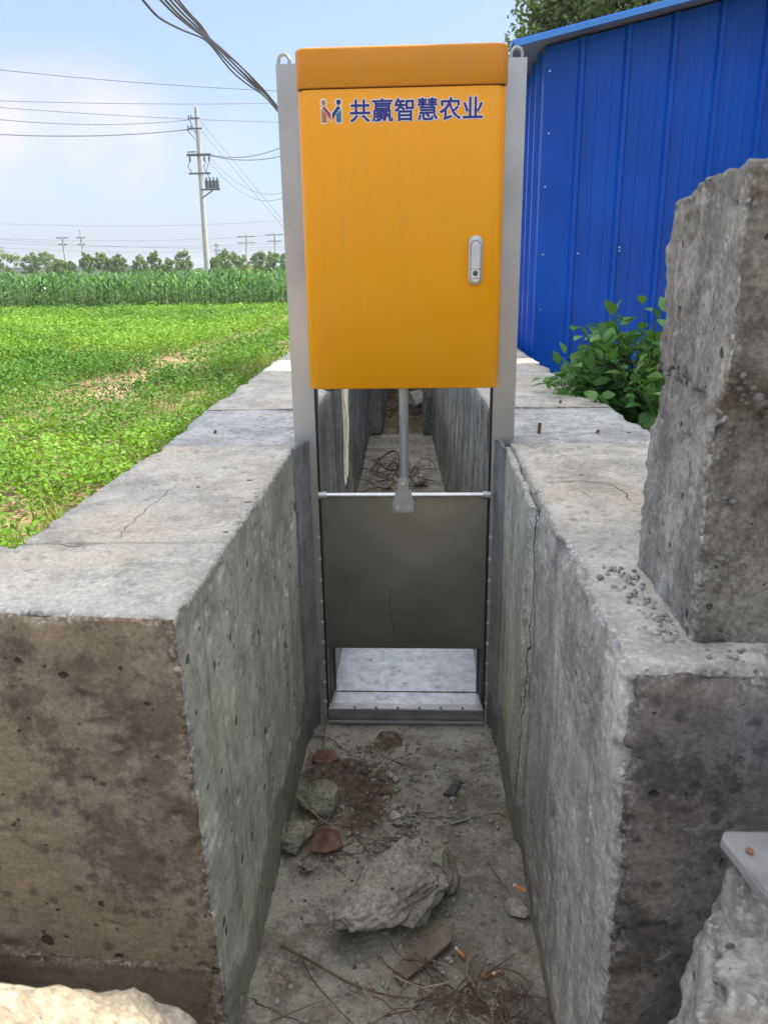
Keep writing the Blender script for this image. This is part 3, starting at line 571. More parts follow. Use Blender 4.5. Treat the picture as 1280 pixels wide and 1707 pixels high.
for i in range(150):
    t = rg.random(); gp.append((.332 - abs(rg.normal()) * .014 * (1 + t), .885 + t * .26, ZT + rg.random() * .004)) if rg.random() < .62 else gp.append((.345 + rg.random() * .35, .872 - abs(rg.normal()) * .010, ZT + rg.random() * .003))
tag(aggregate('gravel_crumbs', gp, None,   .0012, .0048, 9, M['agg']), 'loose gravel crumbs along the foot of the upright slab', kind='stuff')

# ------------------------------------------------------------------ sluice gate
sg = empty('sluice_gate', (-.045, YF, 0), 'galvanised steel sluice gate frame with a raised sheet panel, set between the channel walls', 'sluice gate')
ZP = 1.82
def post(x0, x1, outer):
    b = MB(); b.box(x0, x1, YF, YF + .004, -.01, ZP)
    xo = x0 if outer < 0 else x1 - .004
    b.box(xo, xo + .004, YF + .0042, YF + .09, -.01, ZP)
    xi = x1 - .004 if outer < 0 else x0
    b.box(xi, xi + .004, YF + .0042, YF + .02, -.01, ZP); b.box(xi, xi + .004, YF + .045, YF + .09, -.01, ZP)
    b.box(min(x0, x1) + .0045, max(x0, x1) - .0045, YF + .086, YF + .09, -.01, ZP); b.box(x0 + .0045, x1 - .0045, YF + .0045, YF + .0858, ZP - .004, ZP)
    po = b.build('frame_post', M['galvp'], sg)
    sx = 1 if outer < 0 else -1; xi = x1 if outer < 0 else x0
    sb = MB(); sb.box(min(xi, xi + sx * .006), max(xi, xi + sx * .006), YF - .001, YF + .012, .02, 1.06); sb.build('seal_strip', M['rubber'], po)
    for k in range(9):
        z = .075 + k * .067
        s = MB(); s.tube([(xi - sx * .004 if k < 0 else xi - sx * .0035, YF + .001, z), (xi - sx * .0035, YF - .0035, z)], [.0052, .0046], 8); s.build('rivet', M['rivet'], po, smooth=True)
    for z in (.17, .31, .47):
        s = MB(); s.tube([(xi - sx * .030, YF + .0005, z), (xi - sx * .030, YF - .0015, z)], .0055, 12); s.build('bolt_hole', M['rubber'], po)
    return po
post(-.346, -.286, -1); post(.197, .257, 1)
def ring(x):
    b = MB(); r = .0135; pts = [(x + r * math.cos(a), YF + .03, ZP + .012 + (r + .002) * math.sin(a)) for a in np.linspace(-.35, math.pi + .35, 22)]
    pts = [(pts[0][0], pts[0][1], ZP - .002)] + pts + [(pts[-1][0], pts[-1][1], ZP - .002)]
    b.tube(pts, .0042, 10); b.build('lifting_eye', M['galvd'], sg, smooth=True)
ring(-.330); ring(.235)
# panel between the flanges
PX0, PX1 = -.2785, .1905
b = MB(); b.box(PX0, PX1, YF + .006, YF + .010, .254, .736); gp_ = b.build('gate_panel', M['panel'], sg, bevel=.001)
for x in (PX0 + .001, PX1 - .016): b = MB(); b.box(x, x + .015, YF + .0035, YF + .0058, .262, .728); b.build('edge_fold', M['panel'], gp_)
sc_ = MB(); sp = [at(px, py, 1, YF + .0045) for px, py in ((652, 980), (649, 1005), (653, 1030), (658, 1055))]
sc_.tube([tuple(p) for p in sp], .0012, 6); sc_.build('weld_scar', M['dark'], gp_)
b = MB(); b.tube([(-.277, YF - .008, .738), (.190, YF - .008, .738)], .0070, 14); tb = b.build('top_rail', M['chrome'], sg, smooth=True)
for x0, x1 in ((-.284, -.262), (.175, .197)):
    b = MB(); b.tube([(x0, YF - .008, .738), (x1, YF - .008, .738)], .0105, 14); b.build('end_sleeve', M['galv'], tb, smooth=True)
# lift rod and its bracket
b = MB(); b.tube([(-.043, YF - .010, .775), (-.043, YF - .010, 1.07)], .0125, 20); b.build('lift_rod', M['galv'], sg, smooth=True)
br = [(-.011, .0), (.011, 0), (.0145, .004), (.0145, .004), (.0278, .045), (.0278, .060), (.0245, .066)]
cx = -.0455
poly = [(cx - .029, .697), (cx - .025, .692), (cx + .025, .692), (cx + .029, .697), (cx + .029, .722), (cx + .0155, .752)]
poly += [(cx + .0155 * math.cos(a), .778 + .0155 * math.sin(a)) for a in np.linspace(0, math.pi, 12)] + [(cx - .0155, .752), (cx - .029, .722)]
b = MB(); b.prism(poly, YF - .0275, YF - .0235, axis=1); bk_ = b.build('rod_bracket', M['galv'], sg, bevel=.0008, smooth=False)
for q in ([(cx - .034, .715), (cx - .031, .715), (cx - .017, .75), (cx - .020, .752)], [(cx + .031, .715), (cx + .034, .715), (cx + .020, .752), (cx + .017, .75)]): b = MB(); b.prism(q, YF - .022, YF + .002, axis=1); b.build('bracket_cheek', M['galv'], bk_)
for x, z in ((cx, .778), (cx - .016, .706), (cx + .016, .706)):
    b = MB(); b.tube([(x, YF - .0275, z), (x, YF - .0335, z)], .0062, 6); b.tube([(x, YF - .0336, z), (x, YF - .0375, z)], .0035, 10); b.build('bolt', M['chrome'], bk_)
# bottom: sill beam, sheet floor, side plates
b = MB(); b.box(-.282, .194, YF - .014, YF + .024, .004, .012); b.box(-.282, .194, YF - .004, YF + .0, .0125, .048); b.box(-.282, .194, YF - .012, YF + .026, .0485, .054)
b.build('sill_beam', M['galvd'], sg, bevel=.001)
b = MB(); b.box(-.282, .194, YF - .018, YF - .010, .0125, .016); b.box(-.276, .188, YF - .013, YF - .004, .0545, .0575); b.build('sill_edge', M['zinc'], sg)
b = MB(); b.box(-.277, .188, YF + .027, YF + .105, .044, .047); b.build('front_sheet', M['plate'], sg)
b = MB(); b.box(-.277, .188, YF + .108, YF + .62, .047, .050); b.build('floor_sheet', M['plate'], sg)
for s, x in ((1, -.2795), (-1, .1905)):
    b = MB(); b.box(x - .002, x + .002, YF + .092, YF + .60, .0505, .30); q = b.build('side_plate', M['galvd'], sg)
    for yy in (.13, .17, .30, .34):
        for z in (.10, .18, .25):
            h = MB(); h.tube([(x + s * .0021, YF + yy, z), (x + s * .0029, YF + yy, z)], .006, 10); h.build('plate_slot', M['rubber'], q)
    b = MB(); b.box(min(x + s * .002, x + s * .012), max(x + s * .002, x + s * .012), YF + .11, YF + .113, .0505, .30); b.build('stiffener', M['dark'], q)
for k in range(6):
    b = MB(); x = -.20 + k * .066; b.tube([(x, YF - .006, .0575), (x, YF - .006, .0605)], .004, 8); b.build('sill_bolt', M['dark'], sg)

# ------------------------------------------------------------------ orange control cabinet
BX0, BX1, BY0, BY1, BZ0, BZ1, SEAM = -.281, .1995, 1.97, 2.096, 1.054, 1.822, 1.7385
cc = empty('control_cabinet', (-.04, 2.0, BZ0), 'orange control cabinet with blue Chinese lettering mounted on the sluice gate posts', 'cabinet')
def rrect(x0, x1, y0, y1, r, inset=0, n=8):
    x0 += inset; x1 -= inset; y0 += inset; P = []; r = max(r - inset, .002)
    for cx_, cy_, a0 in ((x0 + r, y0 + r, 180), (x1 - r, y0 + r, 270)):
        for k in range(n + 1): a = R(a0 + 90 * k / n); P.append((cx_ + r * math.cos(a), cy_ + r * math.sin(a)))
    P += [(x1, y1), (x0, y1)]; return P
def loft(name, levels, mat, parent, capb=True, capt=True):
    V = []; F = []; m = len(levels[0][1])
    for z, P in levels: V += [(x, y, z) for x, y in P]
    for i in range(len(levels) - 1):
        for k in range(m): a = i * m + k; b_ = i * m + (k + 1) % m; F.append((a, b_, b_ + m, a + m))
    if capb: F.append(tuple(range(m))[::-1])
    if capt: F.append(tuple((len(levels) - 1) * m + k for k in range(m)))
    o = mesh(name, V, F, mat, parent, smooth=True); o.data.set_sharp_from_angle(angle=R(40)); return o
RR = .030
cb_ = loft('cabinet_body', [(BZ0, rrect(BX0, BX1, BY0, BY1, RR, .003)), (BZ0 + .001, rrect(BX0, BX1, BY0, BY1, RR, .001)), (BZ0 + .003, rrect(BX0, BX1, BY0, BY1, RR)), (SEAM - .004, rrect(BX0, BX1, BY0, BY1, RR)), (SEAM - .002, rrect(BX0, BX1, BY0, BY1, RR, .001)), (SEAM - .0012, rrect(BX0, BX1, BY0, BY1, RR, .003))], M['orange'], cc)
ct = loft('cabinet_cap', [(SEAM + .0008, rrect(BX0 - .002, BX1 + .002, BY0 - .003, BY1, RR, .003)), (SEAM + .0016, rrect(BX0 - .002, BX1 + .002, BY0 - .003, BY1, RR, .001)), (SEAM + .003, rrect(BX0 - .002, BX1 + .002, BY0 - .003, BY1, RR))] +
          [(BZ1 - .006 + .006 * math.sin(a), rrect(BX0 - .002, BX1 + .002, BY0 - .003, BY1, RR, .006 * (1 - math.cos(a)))) for a in np.linspace(0, math.pi / 2, 5)], M['orangec'], cc)
mm = MB(); mm.box(BX0 + .006, BX1 - .006, BY0 + .004, BY1 - .004, SEAM - .0012, SEAM + .0008); mm.build('seam_gasket', M['rubber'], cc)
# handle
hx, hz0, hz1 = (.117 + .1515) / 2, 1.304, 1.417; hw = .0165
def stadium(w, z0, z1, n=12):
    P = [(hx + w * math.cos(a), z1 - w + w * math.sin(a)) for a in np.linspace(0, math.pi, n)]; P += [(hx + w * math.cos(a), z0 + w + w * math.sin(a)) for a in np.linspace(math.pi, 2 * math.pi, n)]; return P
b = MB(); b.prism(stadium(hw, hz0, hz1), BY0 - .006, BY0 + .001, axis=1); hd = b.build('door_handle', M['galv'], cc, bevel=.0012, smooth=True)
b = MB(); b.prism(stadium(.0125, hz0 + .004, hz1 - .011), BY0 - .0066, BY0 - .0061, axis=1); b.build('handle_recess', M['dark'], hd)
b = MB(); P_ = stadium(.011, hz0 + .03, hz1 - .013); P_ = [(x, max(z, hz0 + .037)) for x, z in P_]; b.prism(P_, BY0 - .010, BY0 - .0067, axis=1); b.build('lever', M['chrome'], hd, smooth=False)
b = MB(); P_ = [(x, min(z, hz0 + .036)) for x, z in stadium(.011, hz0 + .0055, hz0 + .07)]; b.prism(P_, BY0 - .0085, BY0 - .0067, axis=1); lk = b.build('lock_plate', M['chrome'], hd)
b = MB(); b.tube([(hx, BY0 - .0086, hz0 + .0265), (hx, BY0 - .0100, hz0 + .0265)], .0062, 18); b.build('lock_cylinder', simple('green_lock', (.03, .09, .07), .4), hd)
b = MB(); b.box(hx - .011, hx + .011, BY0 - .0092, BY0 - .0086, hz0 + .0145, hz0 + .0160); b.build('lock_slot', M['dark'], hd)
# hinge clips and the cable under the box
for z0, z1 in ((1.67, 1.705), (1.075, 1.105)):
    b = MB(); b.box(BX0 - .004, BX0 - .0005, BY0 + .03, BY0 + .036, z0, z1); b.build('hinge', M['white'] if z0 < 1.2 else M['galv'], cc)
b = MB(); p0 = at(536, 649, 1, 2.04); p1 = at(550, 656, 1, 2.04); p2 = at(562, 650, 1, 2.04); b.tube([(p0[0], 2.04, 1.058), (p0[0] + .003, 2.04, 1.046), (p1[0], 2.03, 1.041), (p2[0] - .003, 2.04, 1.046), (p2[0], 2.04, 1.058)], .0022, 8)
b.build('cable', M['wire'], cc, smooth=True)
# lettering
def text(body, x0, x1, z0, z1, y, grow, mat, name, parent):
    """flat vinyl letters, thickened by laying shifted copies a few hundredths of a millimetre apart"""
    cu = bpy.data.curves.new('lettering', 'FONT'); cu.body = body; cu.size = .05; cu.space_character = 1.05; cu.resolution_u = 2
    o = bpy.data.objects.new('lettering', cu); col.objects.link(o); bpy.context.view_layer.update()
    me = bpy.data.meshes.new_from_object(o.evaluated_get(bpy.context.evaluated_depsgraph_get())); bpy.data.objects.remove(o)
    v = np.array([x.co for x in me.vertices]); fs = [tuple(p.vertices) for p in me.polygons]; a, b_ = v.min(0), v.max(0)
    X_ = x0 + (v[:, 0] - a[0]) * (x1 - x0) / (b_[0] - a[0]); Z_ = z0 + (v[:, 1] - a[1]) * (z1 - z0) / (b_[1] - a[1]); V = []; F = []
    for k in range(13):
        t = 2 * math.pi * k / 12; g = 0 if k == 12 else grow
        F += [tuple(i + len(V) * len(v) for i in f) for f in fs]; V.append(np.stack([X_ + g * math.cos(t), 0 * X_ + y - .00002 * k, Z_ + g * math.sin(t)], -1))
    me2 = MB(); me2.v = [tuple(p) for p in np.concatenate(V)]; me2.f = F
    return mesh(name, me2.v, me2.f, mat, parent)
TX = '共赢智慧农业'
a = at(583, 164, 1, BY0); b2 = at(804, 200, 1, BY0)
text(TX, a[0], b2[0], 1.6680, 1.7145, BY0 - .0008, .0010, M['bword'], 'lettering', cc)
text(TX, a[0], b2[0], 1.6680, 1.7145, BY0 - .0003, .0027, M['wword'], 'lettering_outline', cc)
# two-figure emblem left of the letters
lx, lz, lw, lh = at(535, 200, 1, BY0)[0], 1.6655, .049, .053
def LP(pts): return [(lx + u * lw, lz + v * lh) for u, v in pts]
def disc(u, v, r, n=20): return [(lx + u * lw + r * lh * math.cos(t), lz + v * lh + r * lh * math.sin(t)) for t in np.linspace(0, 2 * math.pi, n, endpoint=False)]
def grad(name, c1, c2, x0, x1):
    m, nt, b = newmat(name); L = nt.links.new; tc = N(nt, 'ShaderNodeTexCoord'); s = N(nt, 'ShaderNodeSeparateXYZ'); mr = N(nt, 'ShaderNodeMapRange')
    mr.inputs[1].default_value = x0; mr.inputs[2].default_value = x1; mx = N(nt, 'ShaderNodeMixRGB'); mx.inputs[1].default_value = (*c1, 1); mx.inputs[2].default_value = (*c2, 1)
    L(tc.outputs['Object'], s.inputs[0]); L(s.outputs[0], mr.inputs[0]); L(mr.outputs[0], mx.inputs[0]); L(mx.outputs[0], b.inputs['Base Color']); b.inputs['Roughness'].default_value = .4; return m
em = MB()
for q in (LP([(.0, 0), (.30, 0), (.30, .40), (.5, .06), (.70, .40), (.70, 0), (1, 0), (1, .66), (.80, .74), (.5, .42), (.20, .74), (0, .66)]),): em.prism(q, BY0 - .0004, BY0 + .0002, axis=1)
em.prism(disc(.15, .84, .15), BY0 - .0004, BY0 + .0002, axis=1); em.prism(disc(.85, .84, .15), BY0 - .0004, BY0 + .0002, axis=1)
eo = em.build('emblem_outline', M['wword'], cc)
def emb(pts, mat): e = MB(); e.prism(pts, BY0 - .0007, BY0 - .00041, axis=1); return e.build('emblem_shape', mat, eo)
emb(LP([(.03, .04), (.27, .04), (.27, .36), (.03, .60)]), grad('emblem_olive', (.28, .25, .10), (.35, .08, .06), lx, lx + .3 * lw))
emb(LP([(.05, .63), (.20, .69), (.47, .40), (.50, .12), (.42, .22)]), grad('emblem_red', (.42, .08, .07), (.30, .03, .06), lx, lx + .5 * lw))
emb(LP([(.53, .12), (.53, .40), (.80, .69), (.95, .63), (.60, .24)]), grad('emblem_navy', (.02, .02, .14), (.02, .05, .22), lx + .5 * lw, lx + lw))
emb(LP([(.73, .04), (.97, .04), (.97, .58), (.73, .36)]), grad('emblem_teal', (.02, .06, .22), (.02, .25, .32), lx + .7 * lw, lx + lw))
emb(disc(.15, .84, .105), grad('emblem_head', (.30, .24, .12), (.36, .16, .10), lx, lx + .3 * lw)); emb(disc(.85, .84, .105), M['bword'])

# ------------------------------------------------------------------ blue sheet-metal shed
sh = empty('metal_shed', (2, 5.5, GZ), 'bright blue corrugated sheet metal shed behind the right channel wall', 'shed')
SX0, SY0, SX1, SY1 = .655, 4.6, 4.6, 7.1; SZ0 = 2.43; SLOPE = .21
def corr(length, pitch, start, rib=.026, depth=.022):
    """profile (s, d) of ribbed sheet"""
    P = [(0, 0)]; s = start
    while s < length - rib * 2:
        P += [(s - rib * .8, 0), (s - rib * .4, depth), (s + rib * .4, depth), (s + rib * .8, 0)]
        for k in (.33, .66):
            m = s + pitch * k
            if m < length - .03: P += [(m - .014, 0), (m - .007, .0016), (m + .007, .0016), (m + .014, 0)]
        s += pitch
    P.append((length, 0)); return P
V = []; F = []; pr = corr(SX1 - SX0, .233, .19)
for s, d in pr: x = SX0 + s; V += [(x, SY0 - d, .2), (x, SY0 - d, SZ0 + (x - SX0) * SLOPE)]
for i in range(len(pr) - 1): F.append((2 * i, 2 * i + 2, 2 * i + 3, 2 * i + 1))
mesh('front_wall', V, F, M['blue'], sh)
V = []; F = []; pr = corr(SY1 - SY0, .233, .15)
for s, d in pr: y = SY0 + .006 + s; V += [(SX0 - d, y, .2), (SX0 - d, y, SZ0)]
for i in range(len(pr) - 1): F.append((2 * i, 2 * i + 1, 2 * i + 3, 2 * i + 2))
mesh('side_wall', V, F, M['blue'], sh)
b = MB(); b.prism([(SX0 + .01, .2), (SX1, .2), (SX1, SZ0 + (SX1 - SX0) * SLOPE), (SX0 + .01, SZ0)], SY1 - .004, SY1, axis=1); b.build('back_wall', M['blue'], sh)
b = MB(); b.box(SX1 - .006, SX1 - .002, SY0 + .01, SY1 - .006, .2, SZ0 + (SX1 - SX0) * SLOPE); b.build('end_wall', M['blue'], sh)
def roofpt(x): return SZ0 + (x - SX0) * SLOPE
rx0, rx1 = SX0 - .18, SX1 + .2
b = MB()
V = [(rx0, SY0 - .16, roofpt(rx0) + .012), (rx1, SY0 - .16, roofpt(rx1) + .012), (rx1, SY1 + .2, roofpt(rx1) + .012), (rx0, SY1 + .2, roofpt(rx0) + .012)]
b.add(V + [(x, y, z + .01) for x, y, z in V], [(3, 2, 1, 0), (4, 5, 6, 7), (0, 1, 5, 4), (1, 2, 6, 5), (2, 3, 7, 6), (3, 0, 4, 7)]); b.build('roof', M['zinc'], sh)
b = MB()
V = [(rx0, SY0 - .175, roofpt(rx0) + .002), (rx1, SY0 - .175, roofpt(rx1) + .002), (rx1, SY0 - .161, roofpt(rx1) + .002), (rx0, SY0 - .161, roofpt(rx0) + .002)]
b.add(V + [(x, y, z + .026) for x, y, z in V], [(3, 2, 1, 0), (4, 5, 6, 7), (0, 1, 5, 4), (1, 2, 6, 5), (2, 3, 7, 6), (3, 0, 4, 7)])
V = [(rx0 - .01, SY0 - .161, roofpt(rx0) + .0225), (rx1, SY0 - .1605, roofpt(rx1) + .0225), (rx1, SY0 - .03, roofpt(rx1) + .0225), (rx0 - .01, SY0 - .03, roofpt(rx0) + .0225)]
b.add(V + [(x, y, z + .012) for x, y, z in V], [(3, 2, 1, 0), (4, 5, 6, 7), (0, 1, 5, 4), (1, 2, 6, 5), (2, 3, 7, 6), (3, 0, 4, 7)]); b.build('roof_trim', M['bluet'], sh)
for px, py in ((916, 118), (914, 222), (908, 311), (905, 424), (900, 516), (963, 422), (1032, 418), (1032, 412), (1128, 42), (1203, 24)):
    p = at(px, py, 1, SY0 - .001); s = MB(); s.tube([(p[0], SY0 + .002, p[2]), (p[0], SY0 - .004, p[2])], .0050, 8); s.tube([(p[0], SY0 - .0041, p[2]), (p[0], SY0 - .009, p[2])], .003, 6); s.build('screw', M['chrome'], sh)
# unseen building added and sized to shade the channel, right of the frame
nb = empty('added_shade_building', (3.6, 2.7, GZ), 'pale rendered building added out of view beyond the right edge to shade the channel', 'building')
NB0, NB1, NX0, NX1, NZ1 = 1.15, 4.26, 2.6, 5.4, 4.30
b = MB(); b.box(NX0, NX1, NB0, NB1, GZ - .05, NZ1); b.build('wall', M['plaster'], nb)
b = MB(); b.box(NX0 - .04, NX1 + .04, NB0 - .04, NB1 + .04, NZ1 + .003, NZ1 + .09); b.build('parapet', M['zinc'], nb)
for y in (1.8, 3.2): b = MB(); b.box(NX0 - .02, NX0 - .003, y, y + .6, 1.4, 2.3); w = b.build('window', M['dark'], nb); b = MB(); b.box(NX0 - .06, NX0 - .0205, y - .05, y + .65, 1.33, 1.38); b.build('sill', M['plaster'], w)

# ------------------------------------------------------------------ foliage builders
def leaf_quads(P, Nrm, size, rg, fold=.25, aspect=.5):
    """P centres, Nrm normals; two-quad folded leaf, returns V,F"""
    n = len(P); t = rg.normal(size=(n, 3)); t -= Nrm * (t * Nrm).sum(1)[:, None]; t /= np.linalg.norm(t, axis=1)[:, None]; s = np.cross(Nrm, t); L_ = np.broadcast_to(np.asarray(size), (n,))[:, None]
    up_ = Nrm * fold * L_ * aspect
    A = P - t * L_ * .5; B = P + t * L_ * .5; m1 = P - t * L_ * .05 + s * L_ * aspect * .5 + up_; m2 = P - t * L_ * .05 - s * L_ * aspect * .5 + up_
    V = np.stack([A, m1, B, m2], 1).reshape(-1, 3); i = np.arange(n)[:, None] * 4
    F = np.concatenate([i + [0, 1, 2], i + [0, 2, 3]])
    return V, F
def rand_dirs(n, rg, upb=0):
    d = rg.normal(size=(n, 3)); d[:, 2] += upb; return d / np.linalg.norm(d, axis=1)[:, None]
def crown(name, mat, parent, centre, rad, nclump, per, lsize, seed, zs=1.0, hollow=.55):
    rg = np.random.default_rng(seed); d = rand_dirs(nclump, rg, .2); rr = hollow + (1 - hollow) * rg.random(nclump) ** .6
    c = np.array(centre) + d * rr[:, None] * np.array([rad[0], rad[1], rad[2]]) * (.75 + .5 * vn(d * 2.2 + 5, seed))[:, None]
    cr_ = np.mean(rad) * rg.uniform(.14, .30, nclump)
    dd = rand_dirs(nclump * per, rg); q = rg.random(nclump * per) ** .5; P = np.repeat(c, per, 0) + dd * (q * np.repeat(cr_, per))[:, None]
    Nn = rand_dirs(len(P), rg, .9); V, F = leaf_quads(P, Nn, lsize * rg.uniform(.7, 1.3, len(P)), rg, aspect=.55)
    tint = np.clip(np.repeat(np.repeat(rg.random(nclump), per) * .6 + rg.random(nclump * per) * .4, 4), 0, 1)
    return mesh(name, V, F, mat, parent, uvcol=tint)
def tree(loc, h, rad, label, group, seed, nclump, per, lsize, mat, trunk_r, cz=.62, name='leafy_tree', nl=6):
    t = empty(name, loc, label, 'tree', group); rg = np.random.default_rng(seed); x, y, z = loc; b = MB()
    b.tube([(x, y, z - .1), (x + .05 * rad[0], y, z + h * .3), (x, y, z + h * .75)], [trunk_r, trunk_r * .7, trunk_r * .25], 8)
    for k in range(nl):
        a = rg.uniform(0, 6.28); z0 = z + h * rg.uniform(.28, .6); e = (x + math.cos(a) * rad[0] * .7, y + math.sin(a) * rad[1] * .7, z0 + h * .25)
        b.tube([(x, y, z0), ((x + e[0]) / 2, (y + e[1]) / 2, z0 + h * .10), e], [trunk_r * .45, trunk_r * .3, trunk_r * .1], 6)
    b.build('trunk', M['bark'], t, smooth=True)
    crown('crown', mat, t, (x, y, z + h * cz), rad, nclump, per, lsize, seed)
    return t
# trees behind the shed
tree((2.05, 8.3, GZ), 3.7, (1.25, 1.0, 1.15), 'leafy tree rising above the left end of the blue shed roof', 'trees behind the shed', 11, 260, 190, .058, M['treel'], .12, .72)
tree((3.25, 8.6, GZ), 4.5, (1.5, 1.1, 1.5), 'darker dense tree behind the higher right part of the blue shed roof', 'trees behind the shed', 12, 300, 190, .062, M['treel'], .15, .70)

# ------------------------------------------------------------------ peanut field
def bare(x, y):
    P = np.stack([x, y, 0 * x], -1); b = np.zeros(len(x)); n = fbm(P, 1.7, 3, 60); n2 = fbm(P, 5, 2, 61)
    b = np.maximum(b, sstep(.24, .12, (np.abs(x + 2.78 + .25 * (n - .5)) + .25 * (n2 - .4)) / (1 + y / 22)) * sstep(6.8, 7.6, y))
    b = np.maximum(b, sstep(.22, .12, (np.abs(x + 1.72 + .1 * (n - .5)) + .2 * (n2 - .4)) / (1 + y / 25)) * sstep(7.0, 8.2, y))
    for px, py, r in ((130, 596, .35), (182, 603, .25), (165, 660, .28), (195, 640, .22), (88, 655, .28), (290, 672, .22), (205, 690, .24), (355, 583, .3), (90, 705, .2), (320, 625, .25), (30, 740, .16), (262, 600, .22)):
        q = at(px, py, 2, GZ); sc = math.sqrt(((x - q[0]) ** 2).min()) * 0
        b = np.maximum(b, sstep(1.15, .75, np.hypot((x - q[0]) / (r * .95), (y - q[1]) / (r * 1.25)) + .5 * (n2 - .5)))
    rw = np.abs(((x + 2.78) / .86 + .5) % 1 - .5) * .86; b = np.maximum(b, sstep(.16, .08, rw + .3 * (n2 - .35)) * sstep(.56, .64, fbm(P, .7, 3, 66)) * .9)
    # sandy strip along the wall
    b = np.maximum(b, sstep(-1.62, -1.45, x + .45 * (n2 - .5)) * sstep(4.9, 4.1, y)); b = np.maximum(b, sstep(-1.0, -.9, x))
    return b
def peanuts():
    rg = np.random.default_rng(60); gx_, gy_ = np.meshgrid(np.arange(-17.04, -.85, .43), np.arange(1.0, 23.2, .24)); x = gx_.ravel() + rg.normal(size=gx_.size) * .055; y = gy_.ravel() + rg.normal(size=gx_.size) * .07
    d = np.hypot(x, y); keep = (x < -.98) & (x > -1.5 - y * .62) & (bare(x, y) < .5) & (rg.random(len(x)) > .03)
    x, y, d = x[keep], y[keep], d[keep]; n = len(x); per = np.where(d < 6, 460, np.where(d < 11, 300, np.where(d < 16, 170, 110))); sz = .034 * np.clip((d / 7) ** .6, .9, 2.0)
    vig = fbm(np.stack([x, y, 0 * x], -1), .9, 3, 4); rad = .19 + .15 * vig + .05 * rg.random(n); hh = .10 + .26 * np.clip(vig - .2, 0, 1) + .07 * rg.random(n)
    idx = np.repeat(np.arange(n), per); dd = rand_dirs(len(idx), rg, .35); dd[:, 2] = np.abs(dd[:, 2]); q = .45 + .6 * rg.random(len(idx)) ** .7
    Pc = np.stack([x[idx] + dd[:, 0] * q * rad[idx], y[idx] + dd[:, 1] * q * rad[idx], GZ + .012 + dd[:, 2] * q * hh[idx]], -1)
    Nn = rand_dirs(len(idx), rg, 2.0); V, F = leaf_quads(Pc, Nn, sz[idx] * rg.uniform(.75, 1.3, len(idx)), rg, aspect=.62, fold=.12)
    big = fbm(np.stack([x, y, 0 * x], -1), .45, 3, 9)[idx]; tint = np.repeat(np.clip(.30 * rg.random(len(idx)) + 1.3 * (big - .33) + .35 * rg.random(n)[idx], 0, 1), 4)
    print('peanut leaves', len(idx)); tag(mesh('peanut_plants', V, F, M['peanut'], uvcol=tint), 'bright green low peanut plants covering the field', kind='stuff')
peanuts()
def blades(name, x, y, z, hmin, hmax, w, rg, mat, lean=.5, seg=4):
    n = len(x); h = rg.uniform(hmin, hmax, n); a = rg.uniform(0, 6.28, n); ln = rg.uniform(.2, 1, n) * lean; V = []; 
    for k in range(seg + 1):
        t = k / seg; ox = np.cos(a) * ln * h * t * t; oy = np.sin(a) * ln * h * t * t; zz = z + h * (t - .35 * ln * t * t); ww = w * (1 - t) ** .7 * .5 + .0004
        V.append(np.stack([x + ox - np.sin(a) * ww, y + oy + np.cos(a) * ww, zz], -1)); V.append(np.stack([x + ox + np.sin(a) * ww, y + oy - np.cos(a) * ww, zz], -1))
    V = np.stack(V, 1); m = V.shape[1]; i = np.arange(n)[:, None] * m; F = np.concatenate([i + [2 * k, 2 * k + 1, 2 * k + 3, 2 * k + 2] for k in range(seg)])
    return mesh(name, V.reshape(-1, 3), F, mat, uvcol=np.repeat(rg.random(n), m))
rgg = np.random.default_rng(70)
cx_ = rgg.uniform(-1.75, -.95, 260); cy_ = 2.4 + rgg.random(260) ** .8 * 6.5; cx_ = np.where(rgg.random(260) < .35, cx_ - .3, cx_)
kk = (fbm(np.stack([cx_, cy_, 0 * cx_], -1), 2.2, 2, 71) > .40); cx_, cy_ = cx_[kk], cy_[kk]
cx_ = cx_[::2]; cy_ = cy_[::2]; gx = np.repeat(cx_, 34) + rgg.normal(size=len(cx_) * 34) * .05; gy = np.repeat(cy_, 34) + rgg.normal(size=len(cx_) * 34) * .05
tag(blades('grass_tufts', gx, gy, GZ, .06, .24, .006, rgg, M['grass'], .9), 'yellow green grass tufts growing along the outer side of the left wall', kind='stuff')
